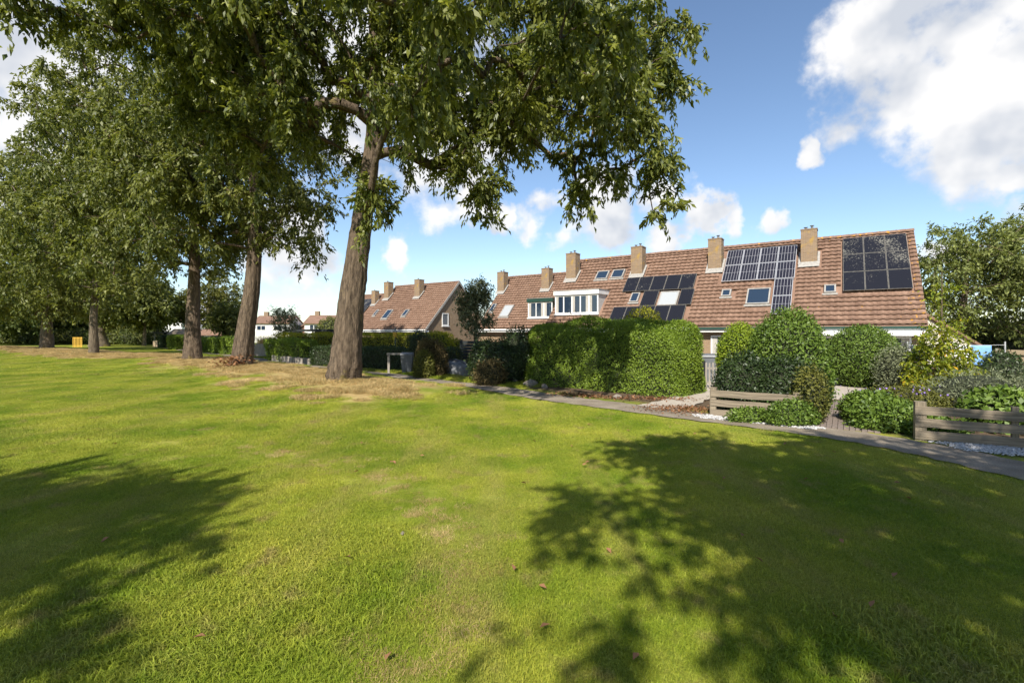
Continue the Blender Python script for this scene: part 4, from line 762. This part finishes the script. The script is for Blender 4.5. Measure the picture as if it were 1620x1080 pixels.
# ------------------------------------------------------------ fences and garden things
def board_fence(label, a, b, boards, posts, bm, pm, ph, rise=0., th=.035, group='board fences'):
    a = np.array(a); b = np.array(b); ang = math.atan2(*(b-a)[::-1]); ln = float(np.linalg.norm(b-a)); root = empty('board_fence', (a[0], a[1], H1(*a)), ang, label=label, cat='fence', group=group)
    for k, (z0, z1, y) in enumerate(boards):
        n = max(1, int(ln/2.6)); st = ln/n
        for q in range(n):
            m = MB(); s = 7
            for i in range(s+1):
                x = q*st+st*i/s*.995; w = .006*math.sin(i*1.7+k*2+q); m.v += [(x, y, z0+w), (x, y+th, z0+w), (x, y+th, z1+w*.6), (x, y, z1+w*.6)]
            for i in range(s):
                for j in range(4): m.f.append((i*4+j, (i+1)*4+j, (i+1)*4+(j+1) % 4, i*4+(j+1) % 4))
            m.f += [(0, 1, 2, 3), (s*4+3, s*4+2, s*4+1, s*4)]; m.build('board', bm, root)
    for x, w in posts: MB().box(x-w/2, x+w/2, -.02 if w > .12 else th+.003, w if w > .12 else th+w, -.1, ph).build('post', pm, root)
    return root
FA = (7.78, 9.34); FB = (10.9, 7.55)
board_fence('weathered three-board fence with thick end post on white pebbles', FA, FB, [(.50, .66, -.04), (.27, .43, -.04), (.04, .20, -.04)], [(.09, .17), (1.42, .09), (2.9, .09)], M['wood'], M['woodz'], .74)
board_fence('ivy-covered weathered low fence between gate and drive', (4.98, 12.1), (6.75, 10.95), [(.50, .66, -.04), (.27, .43, -.04), (.03, .19, -.04)], [(.05, .15), (1.85, .14)], M['wood'], M['woodz'], .72)
board_fence('tan horizontal board fence behind the washing', (px(1572, 21), 21), (px(1690, 19), 19), [(.25, .45, 0), (.55, .75, 0), (.85, 1.05, 0), (1.15, 1.35, 0)], [(.1, .1), (1.6, .1)], M['wood3'], M['woodz'], 1.4)
def pickets(label, a, b, h, mat, w=.06, gap=.055, name='picket_fence', cat='fence', jit=.03, group=None):
    a = np.array(a); b = np.array(b); ang = math.atan2(*(b-a)[::-1]); ln = float(np.linalg.norm(b-a)); root = empty(name, (a[0], a[1], H1(*a)), ang, label=label, cat=cat, group=group); rr = random.Random(int(ln*100))
    x = 0
    while x < ln:
        hh = h*(1+rr.uniform(-jit, jit)); MB().prism([(-.012, .03), (.012, .03), (.012, hh), (-.012, hh)], x, x+w).build('picket', mat, root); x += w+gap
    for z in (.2, h-.25): MB().box(0, ln, .014, .05, z, z+.07).build('rail', mat, root)
    return root
pickets('grey picket garden gate at the end of the big hedge', (6.95, 18.0), (8.05, 17.6), .98, M['wood2'], name='picket_gate', cat='gate')
MB().box(7.0, 7.08, 17.7, 17.78, -.05, 1.05).build('gate_post', M['black'], None, label='dark gate post against the end of the big hedge', cat='post')
pickets('rough paling fence under the pale reeds', (px(402, 41), 41), (px(433, 39), 39), 1.1, M['wood2'], .10, .03, jit=.08)
def low_wall(label, a, b, h, mat, n, name='log_edging', cat='edging'):
    a = np.array(a); b = np.array(b); ang = math.atan2(*(b-a)[::-1]); ln = float(np.linalg.norm(b-a)); root = empty(name, (a[0], a[1], H1(*a)), ang, label=label, cat=cat); w = ln/n; rr = random.Random(n)
    for k in range(n): MB().tube([(w*(k+.5), 0, -.05), (w*(k+.5), 0, h*(1+rr.uniform(-.05, .05)))], w*.49, 7).build('log', mat, root)
low_wall('low upright log wall under the clipped bulging hedge', (px(432, 34.3), 34.3), (px(491, 29.6), 29.6), .45, M['wood2'], 26)
low_wall('low pale log wall by the far end of the path', (px(243, 70), 70), (px(268, 68), 68), .8, M['wood3'], 14)
# yellow slatted gate far left
yg = empty('slatted_gate', (px(115, 66), 66, H1(px(115, 66), 66)), .2, label='yellow upright slatted gate on the far lawn', cat='gate')
for k in range(7): MB().box(k*.17, k*.17+.08, 0, .04, .02, 1.42).build('slat', M['yellow'], yg)
for z in (.15, 1.25): MB().box(0, 1.10, .042, .08, z, z+.1).build('rail', M['yellow'], yg)
# lamp post
lp = empty('garden_lamp_post', (px(625, 29.5), 29.5, 0), 0, label='green lamp post with brass lantern behind the low dark hedge', cat='lamp post')
MB().tube([(0, 0, -.05), (0, 0, .3), (0, 0, .32), (0, 0, 1.75)], [.07, .07, .035, .03], 10).build('post', M['darkgreen'], lp)
ln_ = MB().tube([(0, 0, 1.75), (0, 0, 1.80), (0, 0, 2.1)], [.05, .09, .15], 6).build('lantern', M['yellow'], lp)
MB().tube([(0, 0, 2.102), (0, 0, 2.2), (0, 0, 2.26), (0, 0, 2.38)], [.19, .10, .03, .012], 6).build('lantern_cap', M['lead'], ln_)
# wooden hoop rail, grey wheelie bins, upturned boat, dark panel
hp = empty('timber_rail', (px(613, 24.2), 24.2, 0), .1, label='grey timber hoop rail standing beside the grey bin', cat='rail')
MB().box(0, .11, 0, .1, -.05, .95).build('post', M['wood2'], hp); MB().box(-.04, .82, -.01, .11, .952, 1.05).build('crossbar', M['wood2'], hp); MB().box(.72, .81, 0, .09, -.05, .95).build('post', M['wood2'], hp)
def bin_(label, x, y, rz, mat, h=1.05):
    r = empty('wheelie_bin', (x, y, H1(x, y)), rz, label=label, cat='bin')
    MB().add([(sx*w, sy*w*1.1, z) for z, w in ((.06, .21), (h-.12, .29)) for sx, sy in ((-1, -1), (1, -1), (1, 1), (-1, 1))], [(0, 3, 2, 1), (4, 5, 6, 7), (0, 1, 5, 4), (1, 2, 6, 5), (2, 3, 7, 6), (3, 0, 4, 7)]).build('body', mat, r)
    MB().add([(-.31, -.36, h-.118), (.31, -.36, h-.118), (.31, .36, h-.118), (-.31, .36, h-.118), (-.29, -.33, h-.05), (.29, -.33, h-.05), (.29, .30, h), (-.29, .30, h)], [(0, 3, 2, 1), (4, 5, 6, 7), (0, 1, 5, 4), (1, 2, 6, 5), (2, 3, 7, 6), (3, 0, 4, 7)]).build('lid', mat, r)
    for sx in (-1, 1):
        q = MB().tube([(sx*.2, .24, .09), (sx*.26, .24, .09)], .09, 12); q.build('wheel', M['black'], r)
    MB().tube([(-.25, .36, h-.1), (.25, .36, h-.1)], .02, 8).build('handle', M['black'], r)
M['binlt'] = plain('pale_grey_bin', (.11, .118, .125), .55, .2, 6)
bin_('pale grey wheelie bin beside the timber hoop rail', px(644, 24.0), 24.0, .1, M['binlt'])
bin_('dark grey wheelie bin behind the picket gate', px(1122, 19.6), 19.6, -.3, M['grey'], 1.2)
bt = empty('rowing_boat', (px(722, 23.6), 23.6, .02), -.35, label='grey-white upturned dinghy leaning among the garden bushes', cat='boat')
hull = MB(); ns, nr = 14, 10
for i in range(ns+1):
    u = i/ns; hw = .62*math.sin(math.pi*min(1, .12+u*.88))**.6*(1 if u > .5 else 1); dp = .62*(.55+.45*math.sin(math.pi*min(1, .15+.8*u)))
    for k in range(nr+1):
        an = math.pi*k/nr; hull.v.append((-.75+1.5*u, -math.cos(an)*hw, .12+math.sin(an)**.7*dp))
for i in range(ns):
    for k in range(nr): b = i*(nr+1)+k; hull.f.append((b, b+nr+1, b+nr+2, b+1))
hull.f.append(tuple(range(nr, -1, -1))); hull.f.append(tuple(ns*(nr+1)+k for k in range(nr+1)))
bt.rotation_euler = (.35, .05, -.35)
hu = hull.build('hull', M['tarp'], bt, True)
MB().tube([(-.76, 0, .55), (-.3, 0, .77), (.3, 0, .77), (.76, 0, .5)], .03, 6).build('keel', M['darkhull'], hu)
for sy in (-1, 1): MB().tube([(-.75, sy*.40, .11), (-.3, sy*.6, .12), (.3, sy*.61, .12), (.72, sy*.40, .11)], .03, 6).build('gunwale', M['darkhull'], hu)
dp_ = empty('fence_panel', (px(727, 26.5), 26.5, 0), -.25, label='dark stained fence panel behind the upturned dinghy', cat='fence')
for k in range(9): MB().box(0, 1.75, 0, .025, .1+k*.17, .255+k*.17).build('board', M['darkwood'], dp_)
for x in (.05, 1.6): MB().box(x, x+.09, .028, .11, -.05, 1.68).build('post', M['darkwood'], dp_)
# washing by the end house
wl = empty('clothes_line', (px(1440, 17.6), 17.6, 0), 0, label='clothes line strung behind the yellowing tree', cat='clothes line')
xe = px(1590, 17.6)-px(1440, 17.6)
for x in (-.1, xe): MB().tube([(x, 0, -.05), (x, 0, 1.75)], .025, 8).build('post', M['alu'], wl)
MB().tube([(-.1, 0, 1.63), (xe*.5, 0, 1.60), (xe, 0, 1.63)], .006, 5).build('line', M['white'], wl)
def cloth(label, x0, x1, z0, z1, mat, seed):
    m = MB(); n, k = 14, 9
    for j in range(k+1):
        for i in range(n+1):
            u, v = i/n, j/k; m.v.append((x0+(x1-x0)*u+.02*v*math.sin(seed), 17.57+.03*math.sin(u*9+seed)*v+.02*math.sin(u*4), z1-(z1-z0)*v+.02*v*math.sin(u*5+seed)))
    for j in range(k):
        for i in range(n): a = j*(n+1)+i; m.f.append((a, a+n+1, a+n+2, a+1))
    o = m.build('hanging_towel' if 'towel' in label else 'hanging_cloth', mat, None, True, label=label, cat='laundry')
    sm = o.modifiers.new('thick', 'SOLIDIFY'); sm.thickness = .008
    return o
cloth('bright blue towel hanging on the clothes line', px(1536, 17.57), px(1568, 17.57), .88, 1.61, M['blue'], 1)
cloth('white cloth hanging beside the blue towel', px(1510, 17.57), px(1534, 17.57), .95, 1.61, M['white'], 2)
cloth('navy cloth hanging at the house end of the line', px(1442, 17.57), px(1466, 17.57), .9, 1.61, M['navy'], 3)
MB().box(px(1541, 16.2), px(1556, 16.2), 16.2, 16.55, -.05, .62).build('storage_box', M['pale'], None, label='plain grey upright box below the blue towel', cat='box')
# ------------------------------------------------------------ paving, pebbles, litter
ter = box('terrace', (-6.8, .2, -11.2, -.2, -.02, .012), M['paver']); ter.location = (O1[0], O1[1], 0); ter.rotation_euler = (0, 0, HANG); tag(ter, kind='structure')
sme = MB().box(0, .59, 0, .59, 0, .03).mesh('slab'); sme.materials.append(M['slab'])
for i in range(11):
    for j in range(17):
        o = link('slab', sme, None, ter); o.location = (-6.7+i*.6, -11.1+j*.6, .013+random.uniform(0, .004))
ep = empty('entry_path', (7.15, 10.35, 0), math.atan2(12.9-10.35, 8.9-7.15)); tag(ep, kind='structure')
pme = MB().box(0, .195, 0, .095, -.04, .034).mesh('paver'); pme.materials.append(M['paver'])
for i in range(24):
    for j in range(11):
        o = link('paver', pme, None, ep); o.location = (-.1+i*.205+(.1 if j % 2 else 0), -.58+j*.105, random.uniform(0, .006)); o.rotation_euler = (random.gauss(0, .01), random.gauss(0, .01), 0)
def scatter_pebbles(name, pl, w, n, size, mat, seed, label, cat):
    rg = np.random.default_rng(seed); c = smooth_line(pl, 20); k = rg.integers(0, len(c), n); p = c[k]+rg.uniform(-1, 1, (n, 2))*w/2*np.array([1, 1]); s = size*rg.uniform(.5, 1.3, (n, 1, 1))
    base = np.array([(1, 0, 0), (0, 1, 0), (-1, 0, 0), (0, -1, 0), (0, 0, .6), (0, 0, -.6)])[None]*s*(1+.35*rg.standard_normal((n, 6, 1)))
    a = rg.uniform(0, 6.28, n); ca, sa = np.cos(a)[:, None], np.sin(a)[:, None]
    V = np.stack([base[:, :, 0]*ca-base[:, :, 1]*sa, base[:, :, 0]*sa+base[:, :, 1]*ca, base[:, :, 2]], 2); V[:, :, 0] += p[:, :1]; V[:, :, 1] += p[:, 1:]; V[:, :, 2] += hgt(p[:, 0], p[:, 1])[:, None]+.03
    f = np.array([(0, 1, 4), (1, 2, 4), (2, 3, 4), (3, 0, 4), (1, 0, 5), (2, 1, 5), (3, 2, 5), (0, 3, 5)]); F = (f[None]+(np.arange(n)*6)[:, None, None]).reshape(-1, 3)
    return tag(link(name, np_mesh(name, V.reshape(-1, 3), F), mat), label=label, cat=cat, kind='stuff')
scatter_pebbles('white_pebbles', [(8.2, 8.75), (9.1, 8.2), (10.2, 7.55), (11, 7.1)], .75, 4200, .028, M['pebble'], 1, 'white pebble strip under the three-board fence', 'pebbles')
scatter_pebbles('white_pebbles', [(4.75, 11.98), (5.5, 11.45), (6.1, 11.0), (6.5, 10.6)], .55, 2300, .028, M['pebble'], 2, 'white pebble strip in front of the ivy-covered fence', 'pebbles')
rock_me = []
for k in range(3):
    rg = np.random.default_rng(k); m = MB(); 
    for a in range(6):
        for b in range(9):
            th = math.pi*a/5; an = 2*math.pi*b/9; r = 1+.22*math.sin(an*2+k)+.12*rg.standard_normal(); m.v.append((r*math.sin(th)*math.cos(an), r*math.sin(th)*math.sin(an)*.8, .6*r*math.cos(th)))
    for a in range(5):
        for b in range(9): m.f.append((a*9+b, (a+1)*9+b, (a+1)*9+(b+1) % 9, a*9+(b+1) % 9))
    rock_me.append(m.mesh('rock')); rock_me[-1].materials.append(M['stone'])
for k, (x, y, s) in enumerate(((840, 614, .28), (815, 609, .2), (862, 616, .16), (980, 632, .14), (790, 604, .2), (637, 848, .035))):
    Y = 2.1*765/(y-525); o = link('rock', rock_me[k % 3]); o.location = (px(x, Y), Y+.3*(k < 5), H1(px(x, Y), Y)+s*.3); o.scale = (s, s, s); o.rotation_euler = (0, 0, k)
    tag(o, 'small pale stone lying in the mown grass' if k == 5 else 'rough stone edging the bed below the big hedge', 'stone', None if k == 5 else 'stones edging the hedge bed')
def scatter_leaves(name, P2, size, mat, seed, label, cat, lift=.015, tall=0.):
    rg = np.random.default_rng(seed); n = len(P2); P = np.column_stack([P2, hgt(P2[:, 0], P2[:, 1])+lift+rg.random(n)*tall]); D = unit(rg.standard_normal((n, 3))*np.array([1, 1, .25])); Nn = unit(rg.standard_normal((n, 3))*.35+np.array([0, 0, 1]))
    ls = size*rg.uniform(.6, 1.3, n); return tag(link(name, leaves_mesh(name, P, D, Nn, ls, ls*.55, rg.random(n)), mat), label=label, cat=cat, kind='stuff')
rg = np.random.default_rng(77)
scatter_leaves('leaf_litter', np.array([4.55, 13.0])+rg.standard_normal((900, 2))*np.array([.5, .35]), .07, M['litter'], 1, 'brown leaf litter beside the path near the garden gate', 'leaf litter', .03, .03)
c_ = smooth_line([(1.6, 16.2), (3.2, 15.3), (5.4, 15.0)], 12); scatter_leaves('leaf_litter', c_[rg.integers(0, len(c_), 900)]+rg.standard_normal((900, 2))*.28, .08, M['litter'], 2, 'brown leaf litter along the foot of the big hedge', 'leaf litter', .02, .04)
scatter_leaves('dead_leaf_heap', np.array([T2[0]-.25, T2[1]-1.1])+rg.standard_normal((280, 2))*np.array([.42, .32]), .17, M['litter'], 3, 'heap of dead brown leaves at the curved trunk', 'leaf heap', .05, .55)
lme = leaves_mesh('fallen_leaf', np.zeros((1, 3)), np.array([[1., 0, 0]]), np.array([[0, 0, 1.]]), np.array([.085]), np.array([.045]), np.array([.7])); lme.materials.append(M['litter'])
for k in range(46):
    y = random.uniform(3.0, 11); x = random.uniform(-.95, .95)*y*.95
    if side(np.array([x]), np.array([y]))[0] > -1: continue
    o = link('fallen_leaf', lme); o.location = (x, y, H1(x, y)+.05); o.rotation_euler = (random.uniform(-.5, .5), random.uniform(-.5, .5), random.uniform(0, 6.28)); tag(o, 'dry reddish brown fallen leaf lying on the mown lawn', 'leaf', 'fallen leaves on the lawn')
fl_ = np.array([px(1425, 12.2), 12.2])+rg.standard_normal((60, 2))*np.array([.7, .35]); P = np.column_stack([fl_, .55+.15*rg.random(60)])
fo = link('geranium_flowers', leaves_mesh('geranium_flowers', P, unit(rg.standard_normal((60, 3))), unit(rg.standard_normal((60, 3))+np.array([0, -1, .6])), np.full(60, .05), np.full(60, .05), np.zeros(60)), M['flower']); tag(fo, 'small purple blossoms over the low geranium clump', 'flowers', kind='stuff')
# ------------------------------------------------------------ grass
def blade_patch(name, n, rad, h, w, lean, seed, mat):
    rg = np.random.default_rng(seed); r = rad*np.sqrt(rg.random(n))*(1+.12*rg.standard_normal(n)); a = rg.uniform(0, 6.28, n); B = np.column_stack([r*np.cos(a), r*np.sin(a), np.full(n, -.01)])
    hh = h*rg.uniform(.45, 1.25, n); an = rg.uniform(0, 6.28, n); ld = np.column_stack([np.cos(an), np.sin(an), np.zeros(n)])*(lean*rg.uniform(.2, 1.2, n)*hh)[:, None]
    sd = rg.uniform(0, 6.28, n); S = np.column_stack([np.cos(sd), np.sin(sd), np.zeros(n)])*(w*rg.uniform(.7, 1.3, n))[:, None]/2; up = np.column_stack([np.zeros(n), np.zeros(n), hh])
    V = np.empty((n, 5, 3)); V[:, 0] = B-S; V[:, 1] = B+S; V[:, 2] = B+up*.6+ld*.4+S*.8; V[:, 3] = B+up*.6+ld*.4-S*.8; V[:, 4] = B+up*(1-.35*lean)+ld*1.15
    b = np.arange(n)[:, None]*5; me = bpy.data.meshes.new(name)
    F = [(int(q), int(q+1), int(q+2), int(q+3)) for q in b[:, 0]]+[(int(q+3), int(q+2), int(q+4)) for q in b[:, 0]]
    me.from_pydata(V.reshape(-1, 3).tolist(), [], F); t = np.repeat(rg.random(n), 5); at = me.attributes.new('tint', 'FLOAT', 'POINT'); at.data.foreach_set('value', t.astype(np.float32)); me.materials.append(mat)
    return bpy.data.objects.new(name, me)
def grassmat(name, straw=False):
    m, N, L, P = newmat(name); P.inputs['Roughness'].default_value = .55; P.inputs['Specular IOR Level'].default_value = .25; g = N.new('ShaderNodeNewGeometry')
    if straw:
        n = N.new('ShaderNodeTexNoise'); n.inputs['Scale'].default_value = 2.; L.new(g.outputs['Position'], n.inputs['Vector']); r = N.new('ShaderNodeValToRGB'); L.new(n.outputs['Fac'], r.inputs[0]); r.color_ramp.elements[0].position = .35; r.color_ramp.elements[1].position = .65
        r.color_ramp.elements[0].color = (.36, .26, .10, 1); r.color_ramp.elements[1].color = (.60, .46, .22, 1); c = r.outputs[0]
    else: c, no, ramp = lawncolor(N, L, g)
    at = N.new('ShaderNodeAttribute'); at.attribute_name = 'tint'; r = N.new('ShaderNodeValToRGB'); L.new(at.outputs['Fac'], r.inputs[0]); r.color_ramp.elements[0].color = (.62, .70, .6, 1); r.color_ramp.elements[1].color = (1.35, 1.25, 1.3, 1)
    mx = N.new('ShaderNodeMix'); mx.data_type = 'RGBA'; mx.blend_type = 'MULTIPLY'; mx.inputs[0].default_value = 1; L.new(c, mx.inputs[6]); L.new(r.outputs[0], mx.inputs[7]); L.new(mx.outputs[2], P.inputs['Base Color'])
    t = N.new('ShaderNodeBsdfTranslucent'); L.new(mx.outputs[2], t.inputs['Color']); ms = N.new('ShaderNodeMixShader'); ms.inputs[0].default_value = .32; L.new(P.outputs[0], ms.inputs[1]); L.new(t.outputs[0], ms.inputs[2]); L.new(ms.outputs[0], N['Material Output'].inputs['Surface'])
    return m
gm, sm_ = grassmat('grass_blade'), grassmat('straw_blade', True)
def grass_object(name, label, pts, rots, scl, sources, cat='grass'):
    me = bpy.data.meshes.new(name); me.from_pydata([tuple(p) for p in pts], [], [])
    for nm, vals in (('rot', rots), ('scl', scl)): a = me.attributes.new(nm, 'FLOAT', 'POINT'); a.data.foreach_set('value', np.asarray(vals, np.float32))
    o = tag(link(name, me), label=label, cat=cat, kind='stuff')
    gc = bpy.data.collections.new(name+'_blades')
    for s in sources: gc.objects.link(s)
    ng = bpy.data.node_groups.new(name, 'GeometryNodeTree'); ng.interface.new_socket('Geometry', in_out='INPUT', socket_type='NodeSocketGeometry'); ng.interface.new_socket('Geometry', in_out='OUTPUT', socket_type='NodeSocketGeometry')
    N, L = ng.nodes, ng.links; gi = N.new('NodeGroupInput'); go = N.new('NodeGroupOutput'); mp = N.new('GeometryNodeMeshToPoints'); L.new(gi.outputs[0], mp.inputs['Mesh']); ip = N.new('GeometryNodeInstanceOnPoints'); L.new(mp.outputs[0], ip.inputs['Points'])
    ci = N.new('GeometryNodeCollectionInfo'); ci.inputs['Collection'].default_value = gc; ci.inputs['Separate Children'].default_value = True; ci.inputs['Reset Children'].default_value = True; L.new(ci.outputs[0], ip.inputs['Instance']); ip.inputs['Pick Instance'].default_value = True
    ra = N.new('GeometryNodeInputNamedAttribute'); ra.data_type = 'FLOAT'; ra.inputs['Name'].default_value = 'rot'; cx = N.new('ShaderNodeCombineXYZ'); L.new(ra.outputs[0], cx.inputs[2]); L.new(cx.outputs[0], ip.inputs['Rotation'])
    sa = N.new('GeometryNodeInputNamedAttribute'); sa.data_type = 'FLOAT'; sa.inputs['Name'].default_value = 'scl'; L.new(sa.outputs[0], ip.inputs['Scale']); L.new(ip.outputs[0], go.inputs[0])
    md = o.modifiers.new('blades', 'NODES'); md.node_group = ng
    return o
srcs = [blade_patch('blade_tuft', 2100, .36, .046, .0040, .8, 10+k, gm) for k in range(5)]
def lawn_points(sp, y0, y1, seed, lim=-.85):
    rg = np.random.default_rng(seed); P = []
    for y in np.arange(y0, y1, sp):
        w = 1.12*y+2.5; xs = np.arange(-w, w, sp); P.append(np.column_stack([xs+rg.uniform(-.5, .5, len(xs))*sp, y+rg.uniform(-.5, .5, len(xs))*sp]))
    P = np.concatenate(P); keep = side(P[:, 0], P[:, 1]) < lim; return P[keep], rg
P, rg = lawn_points(.36, 1.2, 9, 1); d = dry_mask(P[:, 0], P[:, 1]); s = 1+.25*wob(P[:, 0], P[:, 1], .9)/3; s += 1.0*np.exp(-((P[:, 0]+2.2)**2/2.5+(P[:, 1]-4.0)**2/.9))+1.3*np.exp(-((P[:, 0]-2.6)**2/.5+(P[:, 1]-2.9)**2/.25))
s *= 1-.45*track_mask(P[:, 0], P[:, 1])
P2, rg2 = lawn_points(.50, 9, 24, 2); d2 = dry_mask(P2[:, 0], P2[:, 1]); P2 = P2[d2 < .15+.75*rg2.random(len(P2))]; s2 = 1.25+.25*wob(P2[:, 0], P2[:, 1], .9)/3
P3, rg3 = lawn_points(1.1, 24, 62, 3); d3 = dry_mask(P3[:, 0], P3[:, 1]); P3 = P3[d3 < .15+.7*rg3.random(len(P3))]; s3 = 2.1+.3*rg3.random(len(P3))
PP = np.concatenate([P, P2, P3]); SS = np.concatenate([s, s2, s3]); PP3 = np.column_stack([PP, hgt(PP[:, 0], PP[:, 1])])
grass_object('lawn_grass', 'mown green grass covering the lawn', PP3, np.random.default_rng(5).uniform(0, 6.28, len(PP)), SS, srcs)
dsrc = [blade_patch('straw_tuft', 420, .42, .19, .009, 1.5, 30+k, sm_) for k in range(4)]
rg = np.random.default_rng(9); Q = np.column_stack([rg.uniform(-64, 0, 21000), rg.uniform(10, 66, 21000)]); dm = dry_mask(Q[:, 0], Q[:, 1]); Q = Q[(dm > .22+.85*rg.random(len(Q))) & (side(Q[:, 0], Q[:, 1]) < -.7) ]
for t_ in (T1, T2, T3): Q = Q[np.hypot(Q[:, 0]-t_[0], Q[:, 1]-t_[1]) > .45]
tc_ = smooth_line(TRACK[:7], 60); tq = tc_[rg.integers(0, len(tc_), 120)]+rg.standard_normal((120, 2))*.2
grass_object('worn_grass', 'faint curved streak of worn dry grass across the lawn', np.column_stack([tq, hgt(tq[:, 0], tq[:, 1])]), rg.uniform(0, 6.28, 120), rg.uniform(.12, .26, 120), [blade_patch('worn_tuft', 160, .55, .20, .012, 1.2, 80+k, sm_) for k in range(3)])
grass_object('dry_grass', 'straw-coloured dry grass on the mounds round the trunks', np.column_stack([Q, hgt(Q[:, 0], Q[:, 1])]), rg.uniform(0, 6.28, len(Q)), rg.uniform(.45, 1.0, len(Q))*(1+.5*(rg.random(len(Q)) < .07))*np.where(wob(Q[:, 0], Q[:, 1], 1.9) > .7, .55, 1.), dsrc)
# rough verge and weeds on the garden side of the path
vsrc = [blade_patch('verge_tuft', 420, .34, .16, .009, 1.0, 50+k, gm) for k in range(3)]
c = smooth_line(PATHC, 30); tt = np.gradient(c, axis=0); tt /= np.linalg.norm(tt, axis=1)[:, None]; nrm = np.stack([tt[:, 1], -tt[:, 0]], 1); rg = np.random.default_rng(12); k = rg.integers(0, len(c), 1500); off = rg.uniform(.75, 2.0, 1500); Q = c[k]+nrm[k]*off[:, None]; Q = Q[(Q[:, 1] > 16.8) & (wob(Q[:, 0], Q[:, 1], .8) > -.8)]
grass_object('verge_grass', 'rough green grass verge between path and garden hedges', np.column_stack([Q, hgt(Q[:, 0], Q[:, 1])]), rg.uniform(0, 6.28, len(Q)), rg.uniform(.7, 1.3, len(Q)), vsrc)
rsrc = [blade_patch('reed_tuft', 260, .30, 1.9, .03, .45, 60+k, sm_) for k in range(2)]
rq = np.array([(px(x, 42.5), 42.5+.3*(x % 3)) for x in (410, 415, 420, 427, 432)]); grass_object('pampas_reeds', 'pale straw reeds behind the rough paling fence', np.column_stack([rq, np.zeros(len(rq))]), np.arange(len(rq)), np.ones(len(rq)), rsrc, 'reeds')
